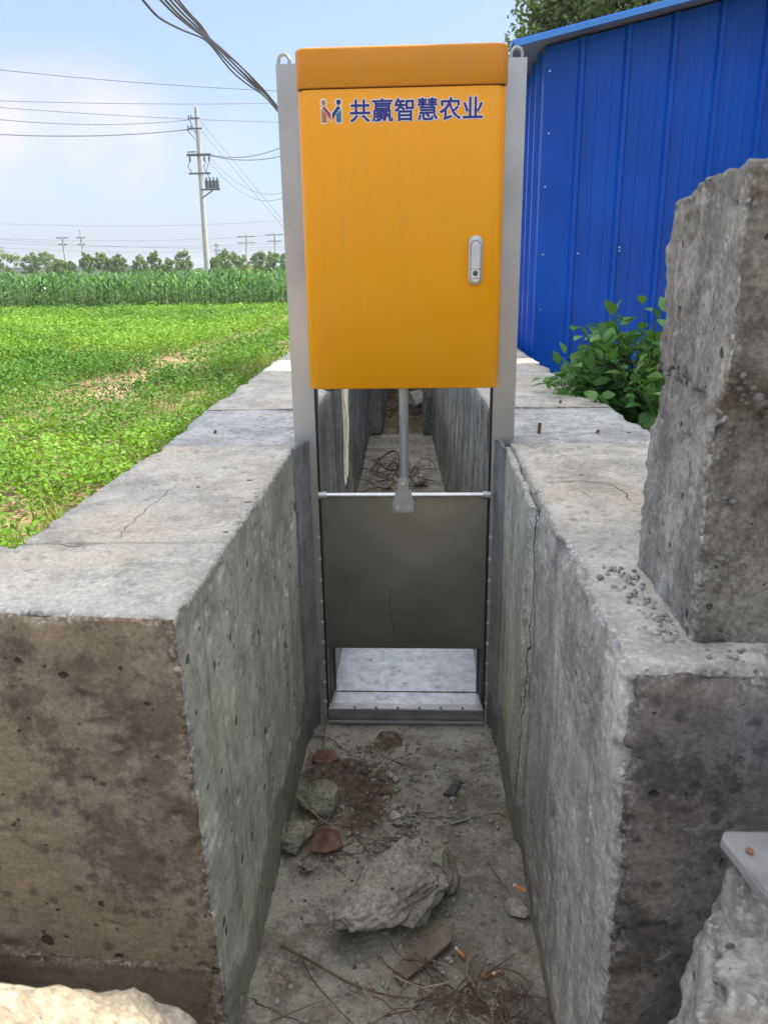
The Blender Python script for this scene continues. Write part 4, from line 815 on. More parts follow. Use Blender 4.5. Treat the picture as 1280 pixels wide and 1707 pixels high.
# corn
def corn():
    rg = np.random.default_rng(80); V = []; F = []; T = []; base = 0
    for row in range(13):
        y = 23.1 + row * .5; xs = np.arange(-23, 9, .17 if row < 3 else .26)
        for x in xs:
            x = x + rg.normal() * .05; yy = y + rg.normal() * .12; H = rg.uniform(.90, 1.16) + (.12 if row > 1 else 0); nl = rg.integers(9, 12); a0 = rg.uniform(0, 6.28)
            for k in range(nl):
                z0 = GZ + H * (.06 + .80 * k / nl); a = a0 + k * math.pi + rg.normal() * .5; Ln = rg.uniform(.34, .55) * (1 - .3 * abs(k / nl - .5)); el = rg.uniform(.75, 1.3) if k > nl * .55 else rg.uniform(.35, 1.0); w = rg.uniform(.026, .046)
                dx, dy = math.cos(a), math.sin(a); seg = 4; tt = rg.random()
                for j in range(seg + 1):
                    t = j / seg; hr = Ln * t * math.cos(el) + Ln * .35 * t * t * math.sin(el); z = z0 + Ln * (t * math.sin(el) - .55 * t ** 2.4); ww = w * (1 - t ** 2.2) * (.6 + .4 * math.sin(t * 3.1))
                    V.append((x + dx * hr - dy * ww, yy + dy * hr + dx * ww, z)); V.append((x + dx * hr + dy * ww, yy + dy * hr - dx * ww, z)); T += [tt, tt]
                for j in range(seg): F.append((base + 2 * j, base + 2 * j + 1, base + 2 * j + 3, base + 2 * j + 2))
                base += 2 * (seg + 1)
            V += [(x - .01, yy, GZ), (x + .01, yy, GZ), (x + .005, yy, GZ + H * .95), (x - .005, yy, GZ + H * .95)]; T += [.5] * 4; F.append((base, base + 1, base + 2, base + 3)); base += 4
    tag(mesh('corn_crop', V, np.array(F), M['corn'], uvcol=T), 'dense green corn crop standing beyond the peanut field', kind='stuff')
corn()

# ------------------------------------------------------------------ bush beside the right wall
def bush():
    rg = np.random.default_rng(90); t = empty('leafy_bush', (.82, 3.0, GZ), 'broad leaved green bush growing between the right channel wall and the blue shed', 'bush')
    b = MB(); P = []; D = []; S = []
    cxs, cys = .92, 3.05
    for k in range(190):
        dq = rand_dirs(1, rg, .45)[0] * rg.uniform(.55, 1.0); tip = np.array([.82 + dq[0] * .36, 2.98 + dq[1] * .36, .83 + dq[2] * .36])
        if dq[0] < -.5: tip[2] = max(tip[2], .93)
        st = np.array([.92 + rg.normal() * .05, 3.05 + rg.normal() * .05, GZ]); md = (st + tip) / 2 + np.array([.03, 0, .10]); b.tube([st, md, tip], [.006, .004, .0018], 5)
        for j in range(13):
            u = .45 + .57 * (j / 12); p = (1 - u) ** 2 * st + 2 * u * (1 - u) * md + u * u * tip; dr = rand_dirs(1, rg, .3)[0]; P.append(p + dr * .025); D.append(dr); S.append(rg.uniform(.05, .095) * (1.15 - .35 * u))
    b.build('stems', simple('green_stem', (.06, .10, .03), .7), t, smooth=True)
    P = np.array(P); D = np.array(D); S = np.array(S); V = []; F = []; T = []
    for i in range(len(P)):
        d = D[i] + np.array([0, 0, -.15]); d /= np.linalg.norm(d); n = np.array([0, 0, 1.]) + rg.normal(size=3) * .35; s = np.cross(d, n); s /= np.linalg.norm(s); n = np.cross(s, d); L_ = S[i]; w = L_ * .34
        base = len(V); A = P[i]
        for t_, ww in ((0, .05), (.25, .8), (.5, 1), (.75, .68), (1, .03)):
            c = A + d * L_ * t_ - n * L_ * .18 * t_ * t_; V += [c + s * w * ww + n * w * .3 * ww, c, c - s * w * ww + n * w * .3 * ww]; T += [min(1, max(0, rg.normal() * .04 + (hash(i) % 97) / 97))] * 3
        for j in range(4):
            q = base + 3 * j; F += [(q, q + 1, q + 4, q + 3), (q + 1, q + 2, q + 5, q + 4)]
    mesh('leaves', V, np.array(F), M['bush'], t, smooth=True, uvcol=T)
bush()

# ------------------------------------------------------------------ utility pole and wires
pt = at(327, 178, 1, 50); PZ1 = pt[2]; PX = -13.05
up_ = empty('utility_pole', (PX, 50, GZ), 'tall concrete utility pole with crossarms and a small transformer, behind the corn', 'utility pole')
b = MB(); b.tube([(PX - .1, 50, GZ), (PX, 50, PZ1)], [.19, .11], 14); b.build('pole_shaft', M['pole'], up_, smooth=True)
def zy(py, x=-13): return at(340, py, 1, 50)[2]
def xx(px, py): return at(px, py, 1, 50)[0]
def arm(x0, x1, z, t=.05):
    a_ = MB(); a_.box(x0, x1, 49.8, 49.8 + t, z - t, z + t); return a_.build('crossarm', M['dark'], up_)
a1 = arm(xx(318, 196), xx(334, 196), zy(197), .04); a2 = arm(xx(316, 214), xx(338, 214), zy(214), .04); a3 = arm(xx(313, 262), xx(353, 262), zy(258), .07); arm(xx(313, 254), xx(328, 254), zy(253), .03); a4 = arm(xx(316, 289), xx(352, 289), zy(289), .05); a5 = arm(xx(337, 316), xx(368, 316), zy(316), .05)
b = MB(); b.tube([(xx(338, 330), 49.8, zy(330)), (xx(356, 318), 49.8, zy(318))], .04, 6); b.build('brace', M['dark'], up_)
for k, px in enumerate((346, 352, 358, 364)):
    b = MB(); x = xx(px, 308); b.tube([(x, 49.8, zy(314)), (x, 49.8, zy(301))], .10, 10); b.tube([(x, 49.8, zy(301)), (x, 49.8, zy(296))], .05, 8); b.build('transformer', M['dark'], a5, smooth=True)
for px in (318, 342, 350): b = MB(); x = xx(px, 265); b.tube([(x, 49.8, zy(261)), (x, 49.8, zy(269))], .055, 8); b.build('insulator', simple('brown_glaze', (.12, .06, .05), .3), a3)
for px in (316, 320): b = MB(); x = xx(px, 195); b.tube([(x, 49.8, zy(199)), (x, 49.8, zy(192))], .04, 8); b.build('insulator', M['dark'], a1)
for px in (315, 320): b = MB(); x = xx(px, 213); b.tube([(x, 49.8, zy(217)), (x, 49.8, zy(209))], .04, 8); b.build('insulator', M['dark'], a2)
for p0, p1 in (((318, 268), (322, 288)), ((350, 268), (351, 300)), ((345, 269), (346, 289))):
    x0, x1 = xx(*p0), xx(*p1); b = MB(); b.tube([(x0, 49.8, zy(p0[1])), ((x0 + x1) / 2 - .18, 49.8, (zy(p0[1]) + zy(p1[1])) / 2), (x1, 49.8, zy(p1[1]))], .02, 5); b.build('jumper_wire', M['wire'], up_)
for p0, p1 in (((314, 217), (327, 232)), ((318, 200), (327, 222))): b = MB(); b.tube([(xx(*p0), 49.8, zy(p0[1])), (xx(*p1), 49.8, zy(p1[1]))], .022, 5); b.build('stay_wire', M['wire'], up_)
def wire(p0, p1, y0, y1, s, r, label, mat=None, n=16, ext=0):
    a_, b_ = at(*p0, 1, y0), at(*p1, 1, y1); d = (b_ - a_); m_ = MB(); a2_ = a_
    if 'guy' in label: b_ = a_ + d * (a_[2] - GZ) / (a_[2] - b_[2])
    else:   # carry the wire on past the edge of the picture and behind the gate
        tl = -1.2 if p0[0] < 0 else 0; th = 1.9 if p1[0] > 465 else 1; s4 = 4 * s
        P_ = [tuple(a_ + d * t - np.array([0, 0, s4 * t * (1 - t) if 0 <= t <= 1 else 0])) for t in np.linspace(tl, th, 40)]
        m_.tube(P_, r * .72, 5); return tag(m_.build('overhead_wire', mat or M['farwire']), label, 'overhead wire', 'overhead wires')
    m_.tube(sag(a2_, b_, s, n), r * .72, 5)
    return tag(m_.build('overhead_wire', mat or M['farwire']), label, 'overhead wire', 'overhead wires')
wire((-5, 115), (470, 151), 46, 50, .12, .028, 'highest thin overhead wire, crossing the whole left sky above the pole top')
wire((-5, 167), (470, 171), 46, 55, .1, .026, 'thin overhead wire crossing just below the top of the pole')
wire((-5, 178), (470, 203), 46, 55, .1, .026, 'thin overhead wire crossing lower and sloping down behind the pole')
wire((-5, 198), (316, 199), 44, 50, .25, .03, 'overhead wire from the left edge to the top crossarm')
wire((-5, 223), (316, 215), 44, 50, .2, .045, 'thick overhead wire from the left edge to the second crossarm')
wire((333, 200), (478, 375), 50, 50, 0, .022, 'upper thin guy wire slanting down from the pole to the cabinet post')
wire((335, 216), (478, 385), 50, 50, 0, .022, 'lower thin guy wire slanting down from the pole to the cabinet post')
wire((344, 256), (472, 244), 50, 48, .35, .03, 'upper overhead wire from the wide crossarm rising to the right')
wire((348, 258), (472, 259), 50, 48, .25, .03, 'lower overhead wire from the wide crossarm running level to the right')
wire((350, 262), (478, 318), 50, 52, .85, .022, 'upper sagging overhead wire curving down from the wide crossarm to the right')
wire((350, 270), (478, 326), 50, 52, 1.0, .022, 'lower sagging overhead wire curving down from the wide crossarm to the right')
for i, (y0, y1, lb) in enumerate(((397, 390, 'highest'), (404, 404, 'second from the top'), (398, 411, 'crossing'), (412, 414, 'lowest'), (372, 366, 'separate higher faint'))):
    wire((-5, y0), (478, y1), 110, 130, .6, .035, lb + ' of the faint far wires low over the tree line')
# near bundle of cables
bq = at(560, 262, 1, 16); BPX, BPZ = bq[0], bq[2]
bp_ = empty('utility_pole', (BPX, 16, GZ), 'short pole hidden behind the orange cabinet that carries the cable bundle', 'utility pole')
b = MB(); b.tube([(BPX + .1, 16, GZ), (BPX + .1, 16, BPZ + .3)], [.13, .10], 12); b.build('pole_shaft', M['pole'], bp_, smooth=True); b = MB(); b.box(BPX - .15, BPX + .4, 15.84, 15.88, BPZ - .04, BPZ + .03); b.build('crossarm', M['dark'], bp_)
cbn = empty('cable_bundle', (-2.4, 9, 4), 'loose bundle of dark cables sweeping down from the top left to the gate post', 'cable bundle')
paths = [((235, -5), (262, 28), (300, 48), (338, 62)), ((264, -5), (290, 22), (318, 45), (343, 62)), ((272, -5), (298, 24), (324, 46), (344, 60)), ((280, -5), (304, 22), (328, 44), (346, 60)), ((288, -5), (310, 20), (332, 42), (348, 62)), ((294, -5), (314, 20), (336, 42), (350, 64))]
tails = [((352, 74), (385, 118), (415, 142), (440, 158), (463, 184)), ((356, 76), (388, 112), (418, 138), (442, 160), (464, 186)), ((358, 74), (392, 108), (420, 134), (444, 158), (464, 182)), ((362, 76), (395, 104), (422, 130), (446, 156), (465, 180)), ((360, 72), (398, 106), (424, 134), (446, 160), (465, 184)), ((364, 78), (394, 110), (421, 138), (445, 158), (465, 182))]
tails = [t for t in tails]
for k in range(6):
    q = list(paths[k]) + list(tails[k]); pts_ = []
    for i, (px, py) in enumerate(q):
        yd = 7.0 + 6.0 * (px - 235) / 230 + .03 * k; pts_.append(at(px, py, 1, yd))
    pts_ = np.array(pts_); tt = np.linspace(0, len(pts_) - 1, 40); sm = np.stack([np.interp(tt, np.arange(len(pts_)), pts_[:, c]) for c in range(3)], -1)
    for _ in range(3): sm[1:-1] = (sm[:-2] + 2 * sm[1:-1] + sm[2:]) / 4
    end = np.array([BPX + .05 * k, 16 - .15, BPZ + .02 * k]); mid = sm[-1] * .45 + end * .55 + np.array([0, 0, -.12]); sm = np.vstack([sm[0] - (sm[3] - sm[0]) * 14, sm, mid, end])
    m_ = MB(); m_.tube([tuple(p) for p in sm], .0105, 6); m_.build('cable', M['wire'], cbn, smooth=True)

# ------------------------------------------------------------------ far tree line, parapet, far poles
far = [  # px, top py, half width px, seed, label
    (8, 424, 26, 'low round tree at the left edge of the far tree line'), (48, 419, 17, 'reddish brown crowned far tree, second from the left edge'),
    (75, 424, 20, 'low dark far tree between the left edge and the first leaning pole'), (98, 430, 12, 'small sparse far tree in front of the pale road wall, left of the leaning pole'), (116, 430, 9, 'slim far tree directly right of the left leaning pole'),
    (143, 417, 13, 'pale yellowish far tree right of the straight small pole'), (180, 424, 10, 'dark slender far tree in front of the pale road wall'), (166, 413, 12, 'faint taller far tree behind the dark slender one'),
    (196, 420, 14, 'faint rounded far tree at the right end of the road wall'), (232, 432, 16, 'low shrubby far tree right of the road wall'), (258, 416, 14, 'leafy far tree midway between the road wall and the tall utility pole'),
    (284, 434, 14, 'low far tree left of the bushy tree next to the tall utility pole'), (304, 414, 15, 'bushy dark far tree just left of the tall utility pole'), (358, 433, 16, 'low far tree immediately right of the tall utility pole'),
    (372, 418, 15, 'rounded bright far tree right of the tall utility pole'), (398, 428, 18, 'low far tree below the far pole on the right'), (430, 416, 15, 'dark rounded far tree left of the gate post'),
    (456, 422, 17, 'light green far tree nearly touching the gate post'), (480, 424, 16, 'far tree half hidden behind the gate post')]
for i, (px, py, hw_, lb) in enumerate(far):
    Yd = 62 + 8 * ((i * 37) % 5) / 5; p = at(px, py - 3, 1, Yd); r = hw_ / 1390 * Yd * .95; h = p[2] - GZ
    tree((p[0], Yd, GZ), h, (r, r, min(h * .48, r * 1.3)), lb, 'trees of the far tree line', 200 + i, 60, 34, .17, M['fartree'], .07, .60, name='far_tree', nl=3)
rgh = np.random.default_rng(300); n_ = 9000; hx_ = rgh.uniform(-62, 4, n_); hy_ = rgh.uniform(84, 90, n_); ht = 1.0 + .9 * fbm(np.stack([hx_, 0 * hx_, 0 * hx_], -1), .35, 3, 8)
Ph = np.stack([hx_, hy_, GZ + rgh.random(n_) ** .7 * ht], -1); Vh, Fh = leaf_quads(Ph, rand_dirs(n_, rgh, .8), .45 * rgh.uniform(.6, 1.3, n_), rgh, aspect=.6); tag(mesh('far_hedge', Vh, Fh, M['fartree'], uvcol=np.repeat(rgh.random(n_), 4)), 'low green hedge running along the horizon behind the far trees', kind='stuff')
a_, b_ = at(-60, 447, 1, 78), at(222, 442, 1, 78); z1 = b_[2]
pwall = empty('road_parapet', (a_[0], 78, GZ), 'long pale grey road wall behind the far trees on the left', 'wall')
b = MB(); b.box(a_[0] - 30, b_[0], 78, 78.3, GZ, z1 - .6); b.build('wall_base', M['plaster'], pwall); b = MB(); b.box(a_[0] - 30, b_[0], 78.02, 78.2, z1 - .45, z1); b.build('rail', M['zinc'], pwall)
def farpole(px, pyt, pyb, Yd, lean, arms, lb):
    p = at(px, pyt, 1, Yd); q = at(px + lean, pyb, 1, Yd); t = empty('far_pole', (q[0], Yd, GZ), lb, 'utility pole', 'distant utility poles'); b = MB()
    k = (GZ - p[2]) / (q[2] - p[2]); foot = p + (q - p) * k; b.tube([tuple(foot), tuple(p)], [.15, .10], 8); b.build('pole_shaft', M['pole'], t)
    for dz, w in arms: b = MB(); b.box(p[0] - w, p[0] + w, Yd - .05, Yd + .05, p[2] - dz - .05, p[2] - dz + .05); b.build('crossarm', M['dark'], t)
farpole(103, 393, 425, 90, 5, ((.2, .7), (.9, .5)), 'small far pole leaning left over the road wall'); farpole(133, 383, 418, 90, 5, ((.8, .5), (1.5, .4)), 'small far pole right of the leaning one')
farpole(361, 404, 425, 100, 0, ((.3, .3), (.9, .4)), 'shortest far pole just right of the tall utility pole'); farpole(410, 390, 425, 110, 1, ((.3, 1.2), (1.1, 1.2)), 'far pole with two crossarms, third from the gate post')
farpole(457, 387, 420, 110, 2, ((.3, 1.2), (1.1, 1.0)), 'far pole with crossarms nearest the gate post')

# ------------------------------------------------------------------ channel debris
def soilpatch(name, label, x0, x1, y0, y1, h, thr, seed, mat, f=5, extra=None, kind='stuff', res=.006, z0=.0):
    nx, ny = int((x1 - x0) / res), int((y1 - y0) / res); X, Yy = np.meshgrid(np.linspace(x0, x1, nx), np.linspace(y0, y1, ny)); P = np.stack([X, Yy, 0 * X], -1).reshape(-1, 3)
    u = (P[:, 0] - x0) / (x1 - x0); v = (P[:, 1] - y0) / (y1 - y0); edge = np.minimum(1, 4 * np.minimum(np.minimum(u, 1 - u), np.minimum(v, 1 - v)))
    if extra is not None: edge = np.minimum(edge, extra(P))
    mk = (fbm(P, f, 4, seed) - thr) * 3 + (edge - 1) * 1.2; P[:, 2] = z0 - .006 + h * np.clip(mk + .25, 0, 1) + .010 * (fbm(P, 45, 3, seed + 1) - .5) * np.clip(mk + .4, 0, 1) * 1.6
    i = np.arange(nx * ny).reshape(ny, nx); F = np.stack([i[:-1, :-1], i[:-1, 1:], i[1:, 1:], i[1:, :-1]], -1).reshape(-1, 4)
    return tag(mesh(name, P, F, mat, smooth=True, uvcol=np.clip(mk * 1.6 + .25, 0, 1)), label, kind=kind)
soilpatch('soil_patch', 'dark moist soil lying along the left side of the channel floor', -.34, -.02, 1.46, 1.98, .022, .38, 301, M['soil'], extra=lambda P: sstep(.26, -.02, P[:, 0] + .33 - .12 * sstep(1.95, 1.6, P[:, 1]) - .06) * 1.6)
soilpatch('soil_heap', 'small heap of dark crumbly soil in front of the sill', -.19, -.03, 1.90, 2.07, .024, .30, 305, M['soil'], f=14, res=.003, extra=lambda P: 1.5 - 1.5 * np.hypot((P[:, 0] + .108) / .075, (P[:, 1] - 1.99) / .075))
soilpatch('soil_litter', 'brown soil and litter in the near right corner of the channel floor', -.10, .245, .93, 1.36, .010, .42, 311, M['soil'], f=7, extra=lambda P: 1.7 - 1.5 * np.hypot((P[:, 0] - .16) / .20, (P[:, 1] - 1.08) / .22))
def fl(px, py): p = at(px, py, 2, .01); return p[0], p[1]
x, y = fl(655, 1560)
tag(rock('concrete_rubble', (-.066, 1.358, None), (.150, .088, .080), (14, -6, 38), M['rock'], 6, 8, 9, .36, 1.5, .10), 'largest rough lump of broken concrete lying in the middle of the channel floor', 'rubble')
tag(rock('concrete_rubble', (.048, 1.432, None), (.044, .052, .058), (0, 10, 10), M['rockg'], 5, 44, 8, .25, 1.7, .05), 'grey green piece of rubble at the right end of the largest lump', 'rubble')
tag(rock('concrete_rubble', (-.253, 1.700, None), (.068, .070, .046), (0, 8, 20), M['rockg'], 5, 5, 16, .14, 2.4, .08), 'pale squarish concrete chunk against the left wall, upper of the two pale chunks', 'rubble')
tag(rock('concrete_rubble', (-.292, 1.565, None), (.046, .062, .040), (5, 12, -35), M['rockg'], 5, 9, 14, .2, 2.4, .09), 'grey pebbly chunk against the left wall beside the red brick piece', 'rubble')
tag(rock('brick_piece', (-.226, 1.545, None), (.050, .042, .034), (0, 12, 25), M['brick'], 5, 12, 18, .05, 2, .03), 'broken piece of red brick on the left side of the channel floor', 'brick')
tag(rock('concrete_rubble', (-.265, 1.470, None), (.021, .019, .015), (0, 5, 40), M['rockn'], 4, 14, 14, .06, 2, .02), 'small grey block of rubble below the red brick piece', 'rubble')
tag(rock('soil_clod', (.212, 1.362, None), (.030, .026, .022), (0, 0, 10), M['rock'], 4, 17, 8, .2, 2, .06), 'brown crusty clod against the foot of the right wall', 'clod')
tag(rock('stone', (-.060, 1.660, None), (.017, .021, .010), (0, 0, 30), M['white'], 4, 21, 8, .1, 2, .02), 'white oval stone at the edge of the dark soil', 'stone')
tag(rock('stone', (-.027, 1.680, None), (.024, .017, .009), (0, 0, 0), M['rock'], 4, 23, 8, .1, 2, .02), 'flat brown stone where the floor crack starts', 'stone')
tag(rock('stone', (-.028, 1.637, None), (.009, .008, .006), (0, 0, 0), M['rockn'], 3, 24, 8, .1, 2, .02), 'tiny pale stone below the flat brown stone', 'stone')
tag(rock('stone', (-.093, 1.745, None), (.022, .020, .014), (0, 0, 60), simple('reddish_stone', (.10, .06, .045), .9, scale=40, c2=(.18, .12, .09), bump=.002), 4, 25, 8, .12, 2, .03), 'dark reddish stone above the white oval stone', 'stone')
tag(rock('stone', (-.066, 1.770, None), (.015, .011, .009), (0, 0, 0), M['rock'], 3, 26, 8, .12, 2, .03), 'small stone right of the dark reddish stone', 'stone')
tag(rock('stone', (-.088, 1.835, None), (.013, .011, .009), (0, 0, 0), M['rock'], 3, 27, 8, .12, 2, .03), 'rounded brown stone, upper right of the stone trail', 'stone')
tag(rock('stone', (-.152, 1.870, None), (.017, .012, .009), (0, 0, 10), M['rock'], 3, 28, 8, .12, 2, .03), 'grey brown stone below the small soil heap', 'stone')
tag(rock('brick_piece', (-.262, 1.895, None), (.045, .032, .018), (0, 0, 15), M['brick'], 4, 31, 10, .1, 2, .04), 'flat reddish brick fragment in the corner left of the sill', 'brick')
rp = np.random.default_rng(55); pb_ = []
for i in range(800):
    if rp.random() < .65: pb_.append((rp.uniform(-.30, -.0), rp.uniform(1.48, 1.97), rp.uniform(.002, .014)))
    else: pb_.append((rp.uniform(-.3, .23), rp.uniform(1.0, 1.97), .002))
tag(aggregate('grit', pb_, None, .0012, .0065, 56, M['agg']), 'scattered grit and pebbles on the channel floor', kind='stuff')
# dark tile fragment, metal strip, plank, butts
b = MB(); b.prism([(-.024, -.026), (.006, -.032), (.022, .030), (.000, .034), (-.006, .002)], 0, .009, axis=2); o = b.build('tile_fragment', M['tile'], bevel=.001); o.location = (.088, 1.775, .006); o.rotation_euler = (R(3), R(-3), R(-6)); tag(o, 'dark grey broken tile fragment lying alone on the clean part of the floor', 'tile')
b = MB(); b.box(-.026, .026, -.004, .004, 0, .003); b.box(-.020, .024, .0045, .0065, 0, .006); o = b.build('metal_strip', M['galvd'], bevel=.0006); o.location = (.100, 1.652, .004); o.rotation_euler = (0, 0, R(24)); tag(o, 'small grey perforated metal strip beside the floor crack', 'metal strip')
b = MB(); V = []
b.prism([(-.078, -.018), (.060, -.022), (.078, -.008), (.076, .014), (.01, .020), (-.070, .017)], 0, .014, axis=2); o = b.build('wood_plank', M['wood'], bevel=.002); o.location = (.006, 1.238, .010); o.rotation_euler = (R(6), R(-6), R(44)); tag(o, 'short weathered plank end lying below the largest lump of rubble', 'wood')
def butt(px, py, ang, lb):
    x, y = fl(px, py); t = empty('cigarette_butt', (x, y, .008), lb, 'cigarette butt', 'cigarette butts on the channel floor'); ca, sa = math.cos(R(ang)), math.sin(R(ang))
    b = MB(); b.tube([(x - ca * .012, y - sa * .012, .009), (x + ca * .010, y + sa * .010, .009)], .0038, 10); b.build('filter_tip', M['filter'], t, smooth=True)
    b = MB(); b.tube([(x + ca * .0102, y + sa * .0102, .009), (x + ca * .017, y + sa * .017, .010)], .0036, 10); b.build('paper_end', M['paper'], t, smooth=True)
butt(768, 1590, 125, 'orange cigarette butt right of the plank end'); butt(812, 1626, 20, 'upper of the two orange cigarette butts lying side by side'); butt(822, 1622, 22, 'lower of the two orange cigarette butts lying side by side'); 
x, y = fl(868, 1503); t = empty('cigarette_butt', (x, y, .03), 'white tipped cigarette butt on top of the brown clod', 'cigarette butt', 'cigarette butts on the channel floor')
b = MB(); b.tube([(x - .012, y + .008, .044), (x + .01, y - .006, .042)], .0036, 10); b.build('paper_end', M['filter'], t, smooth=True); b = MB(); b.tube([(x - .016, y + .011, .0445), (x - .0121, y + .0081, .044)], .0038, 10); b.build('filter_tip', M['paper'], t, smooth=True)
# sticks and twigs
def walk(x, y, a, L_, rg, wob=.25, z=.012, n=12, lift=.01):
    P = [(x, y, z)]
    for k in range(n): a += rg.normal() * wob * .4; x += math.cos(a) * L_ / n; y += math.sin(a) * L_ / n; P.append((x, y, z + lift * math.sin(3.14 * k / n) * rg.uniform(.5, 1)))
    return P
def stick(pxs, r, lb, mat, z=.014):
    P = [(*fl(px, py), z + .006 * math.sin(i * 1.9)) for i, (px, py) in enumerate(pxs)]; P = np.array(P); tt = np.linspace(0, len(P) - 1, 24); S = np.stack([np.interp(tt, np.arange(len(P)), P[:, c]) for c in range(3)], -1)
    for _ in range(2): S[1:-1] = (S[:-2] + 2 * S[1:-1] + S[2:]) / 4
    b = MB(); b.tube([tuple(p) for p in S], [r * (1 - .55 * i / 23) for i in range(24)], 6); return tag(b.build('stick', mat, smooth=True), lb, 'stick', 'dry sticks on the channel floor')
stick([(572, 1284), (610, 1310), (630, 1345), (640, 1398)], .0022, 'curved dark stick arching over the moist soil', M['twig'], .03)
stick([(495, 1350), (530, 1390), (578, 1415)], .0018, 'pale thin stick leaning over the red brick piece', M['straw'], .055)
stick([(655, 1332), (680, 1342), (705, 1353)], .0018, 'short pale stick above the white oval stone', M['straw'], .015)
stick([(470, 1580), (520, 1610), (580, 1640), (640, 1660), (690, 1672)], .0030, 'long curved brown stick across the bottom left of the floor', M['twig'])
stick([(500, 1590), (520, 1640), (560, 1680), (600, 1720)], .0020, 'thin brown stick curving toward the bottom edge', M['twig'])
stick([(625, 1615), (670, 1645), (725, 1660)], .0018, 'pale straw stalk below the plank end', M['straw'], .02)
stick([(700, 1652), (740, 1648), (775, 1632)], .0016, 'second pale straw stalk crossing toward the two butts', M['straw'], .016)
stick([(720, 1680), (790, 1645), (860, 1590)], .0020, 'long dark twig slanting up toward the right wall', M['twig'])
stick([(450, 1707), (500, 1690), (540, 1668)], .0016, 'thin straight twig in the bottom left corner', M['twig'])
stick([(820, 1455), (835, 1480), (855, 1503)], .0018, 'short dark twig above the brown clod', M['twig'], .02)
stick([(543, 1205), (541, 1235), (541, 1262)], .0022, 'upright dark stick at the left end of the sill', M['twig'], .03)
def tangle(name, lb, x0, x1, y0, y1, n, seed, z=.008, Lr=(.04, .14), r=(.0007, .0016), lift=.02, mat=None):
    rg = np.random.default_rng(seed); b = MB()
    for i in range(n): b.tube(walk(rg.uniform(x0, x1), rg.uniform(y0, y1), rg.uniform(0, 6.28), rg.uniform(*Lr), rg, .6, z + rg.random() * .006, 9, lift * rg.random()), rg.uniform(*r), 4, cap=False)
    return tag(b.build(name, mat or M['twig'], smooth=True), lb, kind='stuff')
tangle('dry_twigs', 'tangle of dry twigs and roots at the near end of the channel floor', -.02, .20, 1.0, 1.20, 110, 401)
tangle('dry_straw', 'loose dry straw on the near part of the channel floor', -.12, .14, 1.02, 1.22, 26, 402, mat=M['straw'], r=(.0006, .0012))
tangle('root_litter', 'fine roots and twigs lying on the moist soil', -.33, -.06, 1.50, 1.95, 60, 403, z=.018)
tangle('far_twigs', 'dark twigs heaped on the channel floor beyond the gate', -.30, -.05, 4.7, 5.35, 40, 404, Lr=(.10, .35), r=(.0018, .004), lift=.12, z=.02)
tangle('far_litter', 'twigs and litter on the earth bed beyond the concrete floor', -.30, .02, 6.6, 9.5, 120, 405, Lr=(.1, .4), r=(.003, .008), lift=.1, z=.12)
b = MB(); c0 = at(644, 765, 2, .06); b.tube([(c0[0] + .09 * math.cos(a), c0[1] + .22 * math.sin(a), .05 + .03 * math.sin(2 * a)) for a in np.linspace(0, 6.1, 26)], .007, 6); tag(b.build('twig_loop', M['twig'], smooth=True), 'bent twig curled in a loop on the floor beyond the gate', 'twig')
for px, py, s, lb, sd_ in ((645, 810, .05, 'dark stone on the floor beyond the gate, left of the rod', 61), (698, 805, .07, 'pale stone on the floor beyond the gate, right of the rod', 62)):
    p = at(px, py, 2, .02); tag(rock('stone', (p[0], p[1], None), (s, s * .7, s * .6), (0, 0, 20), M['rock'], 4, sd_, 8, .12, 2, .03), lb, 'stone')
p = at(690, 672, 2, .15); tag(rock('concrete_rubble', (p[0] - .0, p[1], .15), (.16, .25, .14), (0, 20, 20), M['rock'], 4, 66, 8, .2, 2, .04), 'tilted broken slab on the earth bed far beyond the gate', 'rubble')

# ------------------------------------------------------------------ near rubble at the bottom corners
tag(block('concrete_ledge', C8(-1.3, -.16, -1.2, .55, -.01, .585), .02, {'*': M['rockl']}, None, seed=95, rough=.006, chip=.02), 'low cream concrete ledge under the sunlit boulder', 'ledge')
o = rock('boulder', (-.305, .36, .697), (.27, .15, .15), (0, 6, 8), M['rockl'], 6, 71, 5, .10, 2.2, .05); tag(o, 'sunlit cream coloured boulder in the bottom left corner', 'boulder')
cw = empty('broken_block', (.33, .52, GZ), 'rough grey broken concrete block in the bottom right corner', 'concrete block')
block('block_body', [(.225, .44, .29), (.60, .40, .29), (.250, .66, .29), (.62, .70, .29), (.228, .50, .775), (.60, .44, .82), (.262, .60, .775), (.60, .66, .82)], .007, {'*': M['rockn']}, cw, r0=.01, r1=.05, chip=.03, chipw=.05, seed=81, rough=.028, fine=.003)
block('block_crest', [(.268, .545, .70), (.5, .52, .70), (.285, .63, .70), (.5, .66, .70), (.285, .575, .815), (.5, .54, .83), (.292, .62, .805), (.5, .65, .82)], .006, {'*': M['rockn']}, cw, r0=.008, r1=.03, chip=.02, chipw=.03, seed=84, rough=.018, fine=.003)
ip = empty('steel_plate', (.35, .62, .8), 'pale grey plate with a rusty bolt lying on the broken block', 'plate')
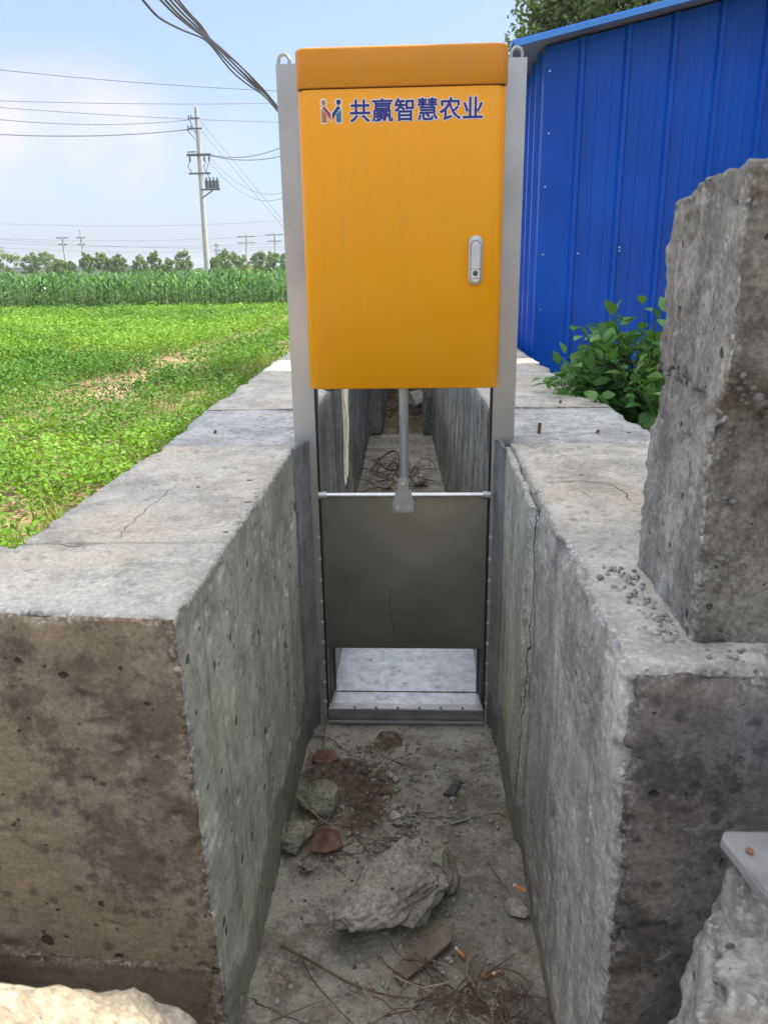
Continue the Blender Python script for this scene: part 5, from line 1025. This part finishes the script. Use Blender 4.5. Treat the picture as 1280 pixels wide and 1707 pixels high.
pl_ = [at(px, py, 1, yy) for px, py, yy in ((1207, 1385, .61), (1300, 1386, .62), (1300, 1520, .53), (1262, 1476, .55), (1238, 1440, .575), (1204, 1398, .60))]
b = MB(); V = [tuple(p) for p in pl_] + [(p[0], p[1] + .004, p[2] - .013) for p in pl_]; n = len(pl_); b.add(V, [tuple(range(n)), tuple(range(n, 2 * n))[::-1]] + [(i, n + i, n + (i + 1) % n, (i + 1) % n) for i in range(n)])
b.build('plate_body', simple('pale_plate', (.15, .155, .155), .6, scale=18, c2=(.28, .285, .285), bump=.004, ), ip, bevel=.0025)
cen = np.mean([pl_[0], pl_[1], pl_[2]], axis=0); nrm = np.cross(pl_[2] - pl_[0], pl_[1] - pl_[0]); nrm /= np.linalg.norm(nrm); nrm = nrm if nrm[2] > 0 else -nrm
d_ = RW @ np.array([1249 - CX, 1420 - CY, FPX]); C_ = np.array([0, 0, CAM_H]); t_ = (pl_[0] - C_).dot(nrm) / d_.dot(nrm); q = C_ + d_ * t_
b = MB(); b.tube([tuple(q - nrm * .002), tuple(q + nrm * .0015)], .0035, 12); b.build('rusty_bolt', M['rust'], ip)
b = MB(); b.box(.9, 1.25, .15, .78, GZ, 1.72); tag(block('added_shade_wall', C8(.85, 1.2, .1, .80, GZ - .02, 1.72), .03, {'*': M['cslab']}, None, seed=91, rough=.02, chip=.03), 'broken grey concrete wall added out of view past the right edge to shade the near rubble', 'wall')  # unseen wall, added to keep the sun off the near rubble
b = None

# ------------------------------------------------------------------ summer haze
m = bpy.data.materials.new('haze'); m.use_nodes = True; n_ = m.node_tree; n_.nodes.clear(); vo_ = N(n_, 'ShaderNodeVolumePrincipled'); oo = N(n_, 'ShaderNodeOutputMaterial')
vo_.inputs['Density'].default_value = .0009; vo_.inputs['Color'].default_value = (.88, .92, 1, 1); n_.links.new(vo_.outputs[0], oo.inputs['Volume'])
b = MB(); b.box(-720, 720, -90, 920, -1.2, 14.5); tag(b.build('haze', m), 'thin pale summer haze over the fields', kind='stuff')
